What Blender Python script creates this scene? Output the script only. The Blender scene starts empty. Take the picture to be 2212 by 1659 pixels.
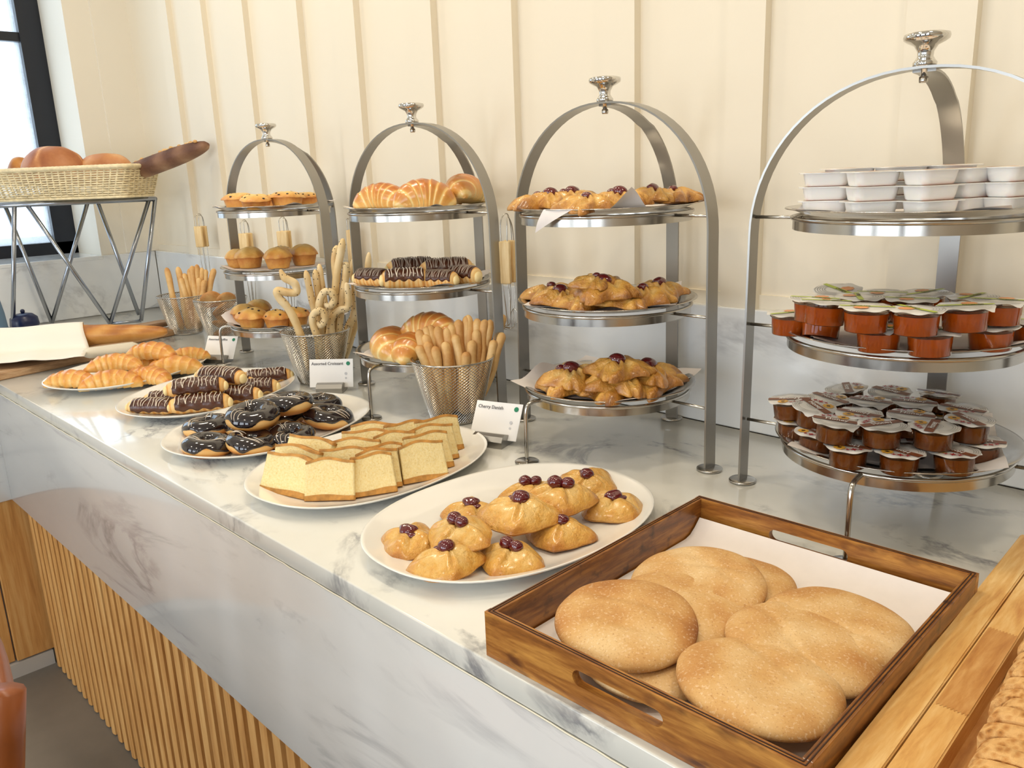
import bpy, bmesh, math, random
from mathutils import Vector, Matrix, noise, Euler
PI = math.pi
sc = bpy.context.scene
COL = sc.collection
sin, cos = math.sin, math.cos

# ------------------------------------------------------------------ camera
F_PX = 1783.29
PP = (1106.0, 829.5)
_v1 = Vector((-688 - PP[0], 440 - PP[1], F_PX)); _v3 = Vector((1372 - PP[0], 7769 - PP[1], F_PX))
EX = (-_v1).normalized(); EZ = (-_v3).normalized(); EY = EZ.cross(EX).normalized()
CAM = Vector((0, 0, 0.5))
def W(px, py, z=0.0):
    """world point at height z that the photograph shows at px,py"""
    d = Vector((px - PP[0], py - PP[1], F_PX)); r = Vector((EX.dot(d), EY.dot(d), EZ.dot(d)))
    return CAM + r * ((z - CAM.z) / r.z)
def WX(px, py, ax, val):
    d = Vector((px - PP[0], py - PP[1], F_PX)); r = Vector((EX.dot(d), EY.dot(d), EZ.dot(d)))
    return CAM + r * ((val - CAM[ax]) / r[ax])
def PRJ(p):
    q = Vector(p) - CAM; c = EX * q.x + EY * q.y + EZ * q.z
    return PP[0] + F_PX * c.x / c.z, PP[1] + F_PX * c.y / c.z
cd = bpy.data.cameras.new('camera'); cam = bpy.data.objects.new('camera', cd); COL.objects.link(cam)
cd.sensor_width = 36; cd.lens = F_PX / 2212 * 36; cd.clip_start = 0.02
X = Vector((EX.x, EY.x, EZ.x)); Y = -Vector((EX.y, EY.y, EZ.y)); Z = -Vector((EX.z, EY.z, EZ.z))
m = Matrix((X, Y, Z)).transposed().to_4x4(); m.translation = CAM; cam.matrix_world = m
sc.camera = cam

# ------------------------------------------------------------------ materials
MATS = {}
def newmat(name):
    mt = bpy.data.materials.new(name); mt.use_nodes = True; MATS[name] = mt
    nt = mt.node_tree; return mt, nt, nt.nodes['Principled BSDF']
def rgb(h):
    if isinstance(h, str):
        v = [int(h[i:i+2], 16) / 255 for i in (0, 2, 4)]
        return tuple(((c / 12.92) if c <= .04045 else ((c + .055) / 1.055) ** 2.4) for c in v) + (1,)
    return tuple(h) + (1,)
def P(b, k, v): b.inputs[k].default_value = v
def noise_n(nt, scale, detail=4, rough=.55, vec=None, dist=0):
    n = nt.nodes.new('ShaderNodeTexNoise'); P(n, 'Scale', scale); P(n, 'Detail', detail); P(n, 'Roughness', rough); P(n, 'Distortion', dist)
    if vec: nt.links.new(vec, n.inputs['Vector'])
    return n.outputs['Fac']
def coord(nt, kind='Object', scale=(1, 1, 1), rot=(0, 0, 0)):
    t = nt.nodes.new('ShaderNodeTexCoord'); mp = nt.nodes.new('ShaderNodeMapping')
    P(mp, 'Scale', scale); P(mp, 'Rotation', rot); nt.links.new(t.outputs[kind], mp.inputs['Vector']); return mp.outputs['Vector']
def ramp(nt, fac, stops, interp='LINEAR'):
    r = nt.nodes.new('ShaderNodeValToRGB'); cr = r.color_ramp; cr.interpolation = interp
    while len(cr.elements) < len(stops): cr.elements.new(.5)
    for e, (p, c) in zip(cr.elements, stops): e.position = p; e.color = rgb(c)
    nt.links.new(fac, r.inputs['Fac']); return r.outputs['Color']
def math_n(nt, op, a, b=None, c=None):
    n = nt.nodes.new('ShaderNodeMath'); n.operation = op
    for i, v in enumerate((a, b, c)):
        if v is None: continue
        if isinstance(v, (int, float)): n.inputs[i].default_value = v
        else: nt.links.new(v, n.inputs[i])
    return n.outputs[0]
def mix(nt, fac, a, b, mode='MIX'):
    n = nt.nodes.new('ShaderNodeMix'); n.data_type = 'RGBA'; n.blend_type = mode
    for s, v in ((n.inputs[0], fac), (n.inputs[6], a), (n.inputs[7], b)):
        if isinstance(v, (int, float)): s.default_value = v
        elif isinstance(v, (tuple, str)): s.default_value = rgb(v) if isinstance(v, str) or len(v) == 3 else v
        else: nt.links.new(v, s)
    return n.outputs[2]
def bump(nt, b, h, strength=.3, dist=.002):
    n = nt.nodes.new('ShaderNodeBump'); P(n, 'Strength', strength); P(n, 'Distance', dist)
    nt.links.new(h, n.inputs['Height']); nt.links.new(n.outputs[0], b.inputs['Normal'])
def plain(name, col, rough=.5, metal=0, coat=0, trans=0, var=0, vs=30, bmp=0, bs=200, bd=.001, spec=None, alpha=None, sss=0, stretch=(1, 1, 1)):
    mt, nt, b = newmat(name)
    P(b, 'Base Color', rgb(col)); P(b, 'Roughness', rough); P(b, 'Metallic', metal); P(b, 'Coat Weight', coat); P(b, 'Coat Roughness', .08); P(b, 'Transmission Weight', trans)
    if spec is not None: P(b, 'Specular IOR Level', spec)
    if sss: P(b, 'Subsurface Weight', sss); P(b, 'Subsurface Radius', (.01, .006, .003)); P(b, 'Subsurface Scale', .5)
    if var:
        f = noise_n(nt, vs, 5, vec=coord(nt, scale=stretch)); c = rgb(col)
        nt.links.new(ramp(nt, f, [(.3, tuple(max(0, x * (1 - var)) for x in c[:3])), (.7, tuple(min(1, x * (1 + var * .6)) for x in c[:3]))]), b.inputs['Base Color'])
    if bmp: bump(nt, b, noise_n(nt, bs, 4, vec=coord(nt, scale=stretch)), bmp, bd)
    return mt
def pastry(name, stops, rough=.38, coat=.3, nscale=60, namt=.45, bmp=.5, bs=160, bd=.0015, sss=.0):
    """baked dough: the mesh attribute 'bake' says how brown the crust is"""
    mt, nt, b = newmat(name)
    at = nt.nodes.new('ShaderNodeAttribute'); at.attribute_name = 'bake'
    n1 = noise_n(nt, nscale, 5, .6, coord(nt))
    oi = nt.nodes.new('ShaderNodeObjectInfo')
    v = math_n(nt, 'MULTIPLY_ADD', math_n(nt, 'SUBTRACT', n1, .5), namt, at.outputs['Fac'])
    v = math_n(nt, 'MULTIPLY_ADD', math_n(nt, 'SUBTRACT', oi.outputs['Random'], .5), .12, v)
    nt.links.new(ramp(nt, v, stops), b.inputs['Base Color'])
    P(b, 'Roughness', rough); P(b, 'Coat Weight', coat); P(b, 'Coat Roughness', .18)
    if sss: P(b, 'Subsurface Weight', sss); P(b, 'Subsurface Radius', (.01, .005, .002)); P(b, 'Subsurface Scale', .4)
    bump(nt, b, noise_n(nt, bs, 5, .6, coord(nt)), bmp, bd)
    return mt

def marble(name, base='e9e7e2', vein='8b8c93', scale=1.0, rot=(0, 0, 0), amt=.8, tint='d9d6cc', vpos=.5, stretch=(1, 1, 1), m0=.50):
    mt, nt, b = newmat(name)
    v = coord(nt, 'Object', tuple(scale * s for s in stretch), rot)
    n1 = noise_n(nt, 1.6, 7, .62, v, .9)
    vein1 = ramp(nt, n1, [(vpos - .05, (0, 0, 0)), (vpos - .006, (1, 1, 1)), (vpos + .03, (.12, .12, .12)), (vpos + .09, (0, 0, 0))])
    n2 = noise_n(nt, 3.0, 5, .55, v, .3)
    mask = ramp(nt, n2, [(m0, (0, 0, 0)), (m0 + .16, (1, 1, 1))])
    n3 = noise_n(nt, 2.2, 4, .5, v, .2)
    basec = mix(nt, ramp(nt, n3, [(.35, (0, 0, 0)), (.7, (1, 1, 1))]), base, tint)
    fac = math_n(nt, 'MULTIPLY', math_n(nt, 'MULTIPLY', vein1, mask), amt)
    col = mix(nt, fac, basec, vein)
    nt.links.new(col, b.inputs['Base Color'])
    P(b, 'Roughness', .16); P(b, 'Specular IOR Level', .55); P(b, 'Coat Weight', .35); P(b, 'Coat Roughness', .04)
    return mt
def wood(name, c1, c2, c3, scale=(1, 1, 1), rough=.5, grain=14, coat=0, rot=(0, 0, 0), amt=.5, spots=0):
    mt, nt, b = newmat(name)
    v = coord(nt, 'Object', scale, rot)
    n1 = noise_n(nt, grain, 6, .62, v, .6)
    n2 = noise_n(nt, grain * 4, 3, .6, v)
    f = math_n(nt, 'MULTIPLY_ADD', n2, .3, math_n(nt, 'MULTIPLY', n1, .85))
    col = ramp(nt, f, [(.34, c1), (.55, c2), (.74, c3)])
    oi = nt.nodes.new('ShaderNodeObjectInfo')
    nt.links.new(col, b.inputs['Base Color'])
    if spots:
        s = noise_n(nt, 9, 3, .5, coord(nt, 'Object', (2.2, 6, 6)))
        nt.links.new(mix(nt, ramp(nt, s, [(.58, (0, 0, 0)), (.75, (1, 1, 1))]), col, c1), b.inputs['Base Color'])
    P(b, 'Roughness', rough); P(b, 'Coat Weight', coat); P(b, 'Coat Roughness', .15)
    bump(nt, b, f, .25, .0008)
    return mt

plain('wall_paint', 'e5dbc7', .55, bmp=.06, bs=320, bd=.0006)
plain('wall_paint_side', 'e6dfd0', .55, bmp=.06, bs=320, bd=.0006)
plain('ceiling_paint', 'efe9dd', .7)
plain('frame_black', '0e1420', .35)
plain('floor_stone', '77726a', .45, var=.25, vs=3, bmp=.1, bs=40)
plain('plaster_far', 'cbb79b', .6)
plain('dark_wall', '3a2b20', .6)
plain('skirting', 'b9b6b0', .4)
marble('marble_top', 'e5e3dc', '77777c', 1.9, (0, 0, .5), .85, 'd9d8cf', stretch=(1, 1.3, 1))
marble('marble_apron', 'e3e1dd', '74747c', 1.35, (0, .62, 0), .5, 'd8d8d6', stretch=(.5, 1, 2.1), m0=.45)
marble('marble_splash', 'e6e7e6', '8c8d93', 1.3, (.2, 0, .3), .6, 'd8dbdd', stretch=(.7, 1, 1.6))
plain('caulk', 'f6edd4', .4)
wood('slat_oak', 'a8733c', 'c89454', 'd8ab6c', (5, 5, .35), .5, 9)
wood('slat_dark', '5c3a1c', '6e4826', '82582f', (9, 9, .9), .6, 9)
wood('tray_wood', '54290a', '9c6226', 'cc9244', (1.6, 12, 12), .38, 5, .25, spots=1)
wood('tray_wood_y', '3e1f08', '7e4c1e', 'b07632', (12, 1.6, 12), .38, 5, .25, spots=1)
plain('tray_edge', '33180a', .45, bmp=.2, bs=200)
wood('board_pine', 'c08240', 'dcab63', 'ebc788', (10, 1.2, 10), .45, 6)
wood('board_pine_dark', 'a06228', 'c28a48', 'd8a868', (10, 1.2, 10), .45, 6)
wood('board_brown', '8d6a4c', 'b18e6a', 'cbab88', (7, 1.2, 7), .5, 6)
wood('board_dark', '7a5a44', '9a785a', 'b39474', (7, 1.2, 7), .5, 6)
wood('tong_wood', 'c9a268', 'dfc08a', 'ecd5a6', (9, 9, 1.1), .55, 7)
plain('chair_wood', '8e4a1a', .35, var=.25, vs=10)
mt, nt, b = newmat('steel')
P(b, 'Metallic', 1); P(b, 'Base Color', rgb('b9b5ae')); P(b, 'Roughness', .2)
n = noise_n(nt, 35, 3, .6, coord(nt, scale=(1, 1, .3)))
nt.links.new(ramp(nt, n, [(.3, (.14, .14, .14)), (.7, (.27, .27, .27))]), b.inputs['Roughness'])
mt, nt, b = newmat('steel_brushed')
P(b, 'Metallic', 1); P(b, 'Base Color', rgb('a09d98')); P(b, 'Roughness', .3)
bump(nt, b, noise_n(nt, 260, 3, .6, coord(nt, scale=(1, 1, .08))), .06, .0005)
plain('chrome', 'd6d4d0', .06, 1)
plain('wire_steel', 'bdb9b1', .25, 1)
plain('rack_steel', '9fa4ad', .22, 1)
plain('ceramic', 'f0eee8', .12, coat=.5)
plain('paper', 'e9e2de', .7, var=.03, vs=40)
plain('card_white', 'f3f1ef', .5)
plain('ink', '55555c', .6); plain('green_dot', '12805a', .5); plain('ink_faint', 'c8c8cc', .6)
pastry('dough_danish', [(.0, 'f0cf86'), (.35, 'e3ab4c'), (.7, 'cb8530'), (1, '95551c')], .25, .6, 60, .85, 1.0, 120, .0050)
pastry('dough_pinwheel', [(.0, 'efcf8a'), (.35, 'dca64c'), (.7, 'b87a2c'), (1, '744216')], .3, .5, 50, 1.0, 1.0, 110, .0050)
pastry('dough_croissant', [(.0, 'f3d08a'), (.35, 'e8ae55'), (.68, 'cf8032'), (1, '8d4a1a')], .4, .25, 80, .35, .5, 140, .0016)
pastry('dough_roll', [(.0, 'f4dc9a'), (.35, 'e3ae5c'), (.65, 'c67a36'), (1, '88431c')], .3, .5, 40, .25, .12, 60, .001)
pastry('dough_donut', [(.0, 'f0cf90'), (.4, 'dea050'), (.75, 'c07a30'), (1, '8d5020')], .5, .1, 50, .25, .25, 200, .0008)
pastry('dough_muffin', [(.0, 'f0cf88'), (.35, 'dda855'), (.68, 'bf7530'), (1, '85481c')], .5, .15, 60, .45, .6, 120, .002)
pastry('dough_stick', [(.0, 'efd8a8'), (.4, 'ddb374'), (.7, 'bd8446'), (1, '84501f')], .55, 0, 26, .9, .4, 200, .0008)
pastry('dough_seeded', [(.0, 'eedcb6'), (.4, 'dfc28c'), (.8, 'c08c50'), (1, '8d5a2c')], .55, 0, 40, .5, .4, 200, .0008)
pastry('crust_baguette', [(.0, 'd9a55c'), (.4, 'c07f34'), (.75, '9a5a20'), (1, '6d3a14')], .45, .1, 30, .4, .5, 80, .002)
pastry('crust_round', [(.0, 'e9c79a'), (.4, 'c88a55'), (.75, 'a05e34'), (1, '6d3a1c')], .5, 0, 20, .5, .4, 80, .002)
pastry('crust_seeded', [(.0, 'dcbf9a'), (.4, '9a7458'), (.75, '6a4634'), (1, '4a2c20')], .6, 0, 20, .5, .8, 80, .003)
# pita: flour dusted brown bread with bran flecks
mt, nt, b = newmat('dough_pita')
at = nt.nodes.new('ShaderNodeAttribute'); at.attribute_name = 'bake'
v = math_n(nt, 'MULTIPLY_ADD', math_n(nt, 'SUBTRACT', noise_n(nt, 22, 5, .6, coord(nt)), .5), .8, at.outputs['Fac'])
c = ramp(nt, v, [(.0, 'e4c592'), (.4, 'd2a568'), (.7, 'be8749'), (1, '9a6032')])
fl = ramp(nt, noise_n(nt, 420, 3, .6, coord(nt)), [(.58, (0, 0, 0)), (.68, (1, 1, 1))])
c = mix(nt, math_n(nt, 'MULTIPLY', fl, .5), c, 'a86f3a')
fl2 = ramp(nt, noise_n(nt, 330, 3, .6, coord(nt, rot=(1, 1, 1))), [(.56, (0, 0, 0)), (.66, (1, 1, 1))])
c = mix(nt, math_n(nt, 'MULTIPLY', fl2, .35), c, 'f4e2c4')
nt.links.new(c, b.inputs['Base Color']); P(b, 'Roughness', .75)
bump(nt, b, noise_n(nt, 300, 5, .65, coord(nt)), .5, .0012)
# cake crumb
mt, nt, b = newmat('cake_crumb')
f = noise_n(nt, 300, 5, .6, coord(nt))
nt.links.new(ramp(nt, f, [(.25, 'd9b16a'), (.4, 'efd796'), (.7, 'f7e6b4')]), b.inputs['Base Color']); P(b, 'Roughness', .8)
bump(nt, b, f, .8, .0018)
plain('cake_crust', 'c48c42', .65, var=.35, vs=90, bmp=.6, bs=250, bd=.0015)
mt, nt, b = newmat('loaf_crumb')
vo = nt.nodes.new('ShaderNodeTexVoronoi'); P(vo, 'Scale', 130); nt.links.new(coord(nt, scale=(1.4, .7, 1)), vo.inputs['Vector'])
f = math_n(nt, 'MULTIPLY_ADD', noise_n(nt, 100, 5, .7, coord(nt)), .7, math_n(nt, 'MULTIPLY', vo.outputs['Distance'], .6))
nt.links.new(ramp(nt, f, [(.3, '8a5520'), (.5, 'c48a48'), (.72, 'e0b070')]), b.inputs['Base Color']); P(b, 'Roughness', .8)
bump(nt, b, f, 1, .004)
plain('loaf_crust', 'b07438', .6, var=.3, vs=60, bmp=.5, bs=200)
plain('choc_glaze', '1c1216', .08, coat=.8)
plain('choc_milk', '4e2714', .32, coat=.25, var=.3, vs=60, bmp=.5, bs=130, bd=.0015)
plain('drizzle', 'e9dccb', .35); plain('drizzle_thin', 'a8978a', .3)
plain('cream', 'f2dca2', .45, var=.08, vs=50)
plain('raisin', '2a1510', .4)
mt, nt, b = newmat('cherry_skin')
P(b, 'Base Color', rgb('5c0a14')); P(b, 'Roughness', .12); P(b, 'Coat Weight', 1); P(b, 'Coat Roughness', .03)
bump(nt, b, noise_n(nt, 90, 3, .5, coord(nt)), .25, .0015)
mt, nt, b = newmat('jam_orange'); P(b, 'Base Color', rgb('cf5f10')); P(b, 'Roughness', .15); P(b, 'Transmission Weight', .35); P(b, 'IOR', 1.35); P(b, 'Coat Weight', .6)
mt, nt, b = newmat('honey_amber'); P(b, 'Base Color', rgb('844414')); P(b, 'Roughness', .12); P(b, 'Transmission Weight', .4); P(b, 'IOR', 1.35); P(b, 'Coat Weight', .6)
mt, nt, b = newmat('clear_plastic'); P(b, 'Base Color', rgb('f2ece4')); P(b, 'Roughness', .06); P(b, 'Transmission Weight', 1); P(b, 'IOR', 1.12); P(b, 'Coat Weight', .4)
plain('foil_lid', 'dcd9d3', .3, coat=.3, bmp=.3, bs=60, bd=.002)
plain('lid_grey', '8f8b86', .4); plain('lid_brown', '7c4526', .4); plain('lid_yellow', 'e0a93c', .4); plain('lid_red', 'a02c2c', .4)
plain('lid_green', 'b3c23c', .4); plain('lid_orange', 'e69a5e', .4); plain('lid_white', 'f6f4f0', .4); plain('lid_dark', '4a3018', .4)
plain('tub_white', 'efece8', .22, coat=.3, sss=.2)
plain('tub_film', 'f4efe4', .3); plain('tub_print', 'd98a4a', .4)
mt, nt, b = newmat('napkin')
P(b, 'Base Color', rgb('f1e9dd')); P(b, 'Roughness', .85); P(b, 'Sheen Weight', .3)
bump(nt, b, noise_n(nt, 500, 2, .5, coord(nt)), .2, .0005)
plain('cloth_roll', 'd8d0bd', .8, bmp=.3, bs=300)
plain('wicker', 'ecdcb4', .6, var=.2, vs=60)
plain('blue_enamel', '152048', .3); plain('blue_grey', '5e7a96', .5)
mt, nt, b = newmat('frosted_glass')
tr = nt.nodes.new('ShaderNodeBsdfTransparent'); tl = nt.nodes.new('ShaderNodeBsdfTranslucent'); ms = nt.nodes.new('ShaderNodeMixShader'); ms2 = nt.nodes.new('ShaderNodeMixShader')
P(tr, 'Color', rgb('f2f7fb')); P(tl, 'Color', rgb('eef4f8'))
nt.links.new(ramp(nt, noise_n(nt, 22, 4, .6, coord(nt)), [(.35, (.15, .15, .15)), (.65, (.4, .4, .4))]), ms.inputs[0])
nt.links.new(tr.outputs[0], ms.inputs[1]); nt.links.new(tl.outputs[0], ms.inputs[2])
P(b, 'Roughness', .1); P(b, 'Base Color', rgb('e8eef2')); ms2.inputs[0].default_value = .08
nt.links.new(ms.outputs[0], ms2.inputs[1]); nt.links.new(b.outputs[0], ms2.inputs[2]); nt.links.new(ms2.outputs[0], nt.nodes['Material Output'].inputs['Surface'])
mt, nt, b = newmat('lamp_glow'); P(b, 'Emission Color', rgb('ffe2b4')); P(b, 'Emission Strength', 8)
MT = MATS

# ------------------------------------------------------------------ object helpers
def link(o, parent=None):
    COL.objects.link(o)
    if parent is not None: o.parent = parent
    return o
def tag(o, label=None, cat=None, group=None, kind=None):
    if label: o['label'] = label
    if cat: o['category'] = cat
    if group: o['group'] = group
    if kind: o['kind'] = kind
    return o
def thing(name, label, cat, loc=(0, 0, 0), rz=0, group=None):
    o = bpy.data.objects.new(name, None); o.empty_display_size = .02
    COL.objects.link(o); o.location = loc; o.rotation_euler = (0, 0, rz)
    return tag(o, label, cat, group)
class G:
    """geometry collector; one G becomes one mesh object"""
    def __init__(s): s.v = []; s.f = []; s.b = []; s.mi = []
    def add(s, vf, mi=0, mtx=None):
        v, f = vf[0], vf[1]; bk = vf[2] if len(vf) > 2 else None
        n = len(s.v)
        s.v += [tuple(mtx @ Vector(p)) if mtx else tuple(p) for p in v]
        s.f += [tuple(i + n for i in q) for q in f]; s.mi += [mi] * len(f)
        s.b += list(bk) if bk else [0.5] * len(v)
        return s
def mesh(name, vf, mats, smooth=True):
    g = vf if isinstance(vf, G) else G().add(vf)
    me = bpy.data.meshes.new(name); me.from_pydata(g.v, [], g.f)
    for mm in (mats if isinstance(mats, (list, tuple)) else [mats]): me.materials.append(MT[mm])
    me.polygons.foreach_set('use_smooth', [smooth] * len(me.polygons))
    me.polygons.foreach_set('material_index', g.mi)
    a = me.attributes.new('bake', 'FLOAT', 'POINT'); a.data.foreach_set('value', g.b)
    me.validate(); me.update(); return me
def ob(name, vf, mats, parent=None, smooth=True, loc=None, rot=None, angle=None):
    me = vf if isinstance(vf, bpy.types.Mesh) else mesh(name, vf, mats, smooth)
    o = bpy.data.objects.new(name, me); link(o, parent)
    if loc is not None: o.location = loc
    if rot is not None: o.rotation_euler = rot
    if angle is not None and smooth:
        bm = bmesh.new(); bm.from_mesh(me)
        for e in bm.edges:
            if len(e.link_faces) == 2 and e.calc_face_angle(0) > angle: e.smooth = False
        bm.to_mesh(me); bm.free()
    return o
def copy_tree(o, parent=None):
    c = o.copy(); COL.objects.link(c); c.parent = parent
    for ch in list(o.children): copy_tree(ch, c)
    return c
PROTO = {}
USED = set()
def put(key, loc, rot=(0, 0, 0), s=1.0, label=None, group=None):
    """first call places the thing itself, later calls a copy with its parts"""
    p = PROTO[key]
    o = p if key not in USED else copy_tree(p)
    USED.add(key)
    o.location = loc; o.rotation_euler = rot; o.scale = (s, s, s) if isinstance(s, (int, float)) else s
    if label: o['label'] = label
    if group: o['group'] = group
    return o

def box(x0, x1, y0, y1, z0, z1):
    v = [(x, y, z) for x in (x0, x1) for y in (y0, y1) for z in (z0, z1)]
    f = [(0, 1, 3, 2), (4, 6, 7, 5), (0, 4, 5, 1), (2, 3, 7, 6), (0, 2, 6, 4), (1, 5, 7, 3)]
    return v, f
def bevel_box(x0, x1, y0, y1, z0, z1, r=.003, seg=2):
    bm = bmesh.new(); v, f = box(x0, x1, y0, y1, z0, z1)
    vs = [bm.verts.new(p) for p in v]
    for q in f: bm.faces.new([vs[i] for i in q])
    bmesh.ops.recalc_face_normals(bm, faces=bm.faces)
    bmesh.ops.bevel(bm, geom=bm.edges[:], offset=r, segments=seg, affect='EDGES', profile=.5)
    bm.verts.index_update()
    out = [tuple(p.co) for p in bm.verts], [tuple(w.index for w in q.verts) for q in bm.faces]
    bm.free(); return out
def revolve(prof, n=48, wob=None):
    v = []; f = []
    rings = []
    for (r, z) in prof:
        if r < 1e-6: rings.append([len(v)]); v.append((0, 0, z))
        else:
            rings.append(list(range(len(v), len(v) + n)))
            for i in range(n):
                a = 2 * PI * i / n; rr = r * (wob(a) if wob else 1); v.append((rr * cos(a), rr * sin(a), z))
    for A, B in zip(rings, rings[1:]):
        for i in range(n):
            j = (i + 1) % n
            if len(A) == 1 and len(B) == 1: continue
            if len(A) == 1: f.append((A[0], B[j], B[i]))
            elif len(B) == 1: f.append((A[i], A[j], B[0]))
            else: f.append((A[i], A[j], B[j], B[i]))
    return v, f
def frames(pts, up=None):
    T = []
    for i in range(len(pts)):
        a = pts[max(0, i - 1)]; c = pts[min(len(pts) - 1, i + 1)]; T.append((c - a).normalized())
    n = Vector(up) if up else (Vector((0, 0, 1)) if abs(T[0].z) < .9 else Vector((1, 0, 0)))
    out = []
    for t in T:
        if up: n = Vector(up)
        n = (n - t * n.dot(t)).normalized(); out.append((t, n, t.cross(n)))
    return out
def sweep(pts, rad, n=10, sec=None, up=None, closed=False, bake=None):
    """sweep a section (unit circle by default) along points; rad may be number / list / (rn, rb) pairs"""
    pts = [Vector(p) for p in pts]; fr = frames(pts, up); v = []; f = []; bk = []
    m = len(pts)
    for i, (p, (t, nn, bb)) in enumerate(zip(pts, fr)):
        r = rad[i] if isinstance(rad, (list, tuple)) else rad
        rn, rb = r if isinstance(r, tuple) else (r, r)
        for k in range(n):
            a = 2 * PI * k / n
            if sec: cn, cb = sec(a, i / (m - 1))
            else: cn, cb = cos(a), sin(a)
            v.append(tuple(p + nn * (rn * cn) + bb * (rb * cb)))
            bk.append(bake(i / (m - 1), a) if bake else .5)
    R = m if closed else m - 1
    for i in range(R):
        for k in range(n):
            a = i * n + k; b2 = i * n + (k + 1) % n; j = ((i + 1) % m) * n
            f.append((a, b2, j + (k + 1) % n, j + k))
    if not closed:
        for base, flip in ((0, 1), ((m - 1) * n, 0)):
            c = len(v); v.append(tuple(pts[0] if flip else pts[-1])); bk.append(bk[base])
            for k in range(n):
                a = base + k; b2 = base + (k + 1) % n
                f.append((a, c, b2) if flip else (a, b2, c))
    return v, f, bk
def capsule_r(n, r, L, taper=1.0, e=None):
    """radii and stations for a rod with round ends"""
    out = []; e = e or r
    for i in range(5): a = PI / 2 * i / 4; out.append((e * (1 - cos(a)), max(r * sin(a), r * .08)))
    for i in range(1, n): out.append((e + (L - 2 * e) * i / n, r))
    for i in range(5): a = PI / 2 * (1 - i / 4); out.append((L - e * (1 - cos(a)), max(r * sin(a), r * .08)))
    return out
def smooth_path(pts, n=8, closed=False):
    P_ = [Vector(p) for p in pts]; out = []; m = len(P_)
    for i in range(m if closed else m - 1):
        if closed: p0, p1, p2, p3 = P_[(i - 1) % m], P_[i], P_[(i + 1) % m], P_[(i + 2) % m]
        else: p0, p1, p2, p3 = P_[max(0, i - 1)], P_[i], P_[i + 1], P_[min(m - 1, i + 2)]
        for k in range(n):
            t = k / n
            out.append(.5 * ((2 * p1) + (p2 - p0) * t + (2 * p0 - 5 * p1 + 4 * p2 - p3) * t * t + (3 * p1 - p0 - 3 * p2 + p3) * t ** 3))
    if not closed: out.append(P_[-1])
    return out
def nz(p, s, seed=0): return noise.noise(Vector((p[0] * s + seed * 7.3, p[1] * s - seed * 3.1, p[2] * s + seed * 1.7)))
def blob(outline, top, bot, nt_=48, nr=14, nb=6, amp=0, ns=40, seed=0, bake=None, edge=0.0):
    """closed loaf-like body: outline(th)->r, top(rho,th)->z, bot(rho,th)->z"""
    v = [(0, 0, top(0, 0))]; bk = [bake(0, 0, 1) if bake else .5]; f = []
    rings = []
    for i in range(1, nr + 1):
        rho = sin(PI / 2 * i / nr); ring = []
        for k in range(nt_):
            th = 2 * PI * k / nt_; r = outline(th) * rho
            ring.append(len(v)); v.append((r * cos(th), r * sin(th), top(rho, th))); bk.append(bake(rho, th, 1) if bake else .5)
        rings.append(ring)
    for i in range(nb - 1, 0, -1):
        rho = sin(PI / 2 * i / nb) * .995; ring = []
        for k in range(nt_):
            th = 2 * PI * k / nt_; r = outline(th) * rho
            ring.append(len(v)); v.append((r * cos(th), r * sin(th), bot(rho, th))); bk.append(bake(rho, th, 0) if bake else .5)
        rings.append(ring)
    c = len(v); v.append((0, 0, bot(0, 0))); bk.append(.5)
    for k in range(nt_): f.append((0, rings[0][k], rings[0][(k + 1) % nt_]))
    for A, B in zip(rings, rings[1:]):
        for k in range(nt_):
            j = (k + 1) % nt_; f.append((A[k], B[k], B[j], A[j]))
    L = rings[-1]
    for k in range(nt_): f.append((L[k], c, L[(k + 1) % nt_]))
    if amp:
        v = [(p[0] + amp * nz(p, ns, seed), p[1] + amp * nz(p, ns, seed + 5), p[2] + amp * nz(p, ns, seed + 9) * (1 if p[2] > .002 else 0)) for p in v]
    return v, f, bk
def ball(r, sx=1, sy=1, sz=1, n=16, m_=10, amp=0, ns=60, seed=0, off=(0, 0, 0)):
    v, f = revolve([(r * sin(PI * i / m_), -r * cos(PI * i / m_)) for i in range(m_ + 1)], n)
    v = [(x * sx, y * sy, z * sz) for x, y, z in v]
    if amp: v = [(p[0] * (1 + amp * nz(p, ns, seed)), p[1] * (1 + amp * nz(p, ns, seed)), p[2] * (1 + amp * nz(p, ns, seed))) for p in v]
    return [(x + off[0], y + off[1], z + off[2]) for x, y, z in v], f
def text_geo(s, size, bold=0):
    cu = bpy.data.curves.new('t', 'FONT'); cu.body = s; cu.size = size; cu.align_x = 'LEFT'; cu.offset = bold; cu.resolution_u = 2
    o = bpy.data.objects.new('t', cu); COL.objects.link(o)
    bpy.context.view_layer.update()
    me = bpy.data.meshes.new_from_object(o.evaluated_get(bpy.context.evaluated_depsgraph_get()))
    v = [tuple(p.co) for p in me.vertices]; f = [tuple(p.vertices) for p in me.polygons]
    bpy.data.objects.remove(o); bpy.data.meshes.remove(me); bpy.data.curves.remove(cu)
    return v, f
def structure(name, g, mats, smooth=False, parent=None, **k):
    o = ob(name, g, mats, parent, smooth, **k)
    if parent is None: o['kind'] = 'structure'
    return o

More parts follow.
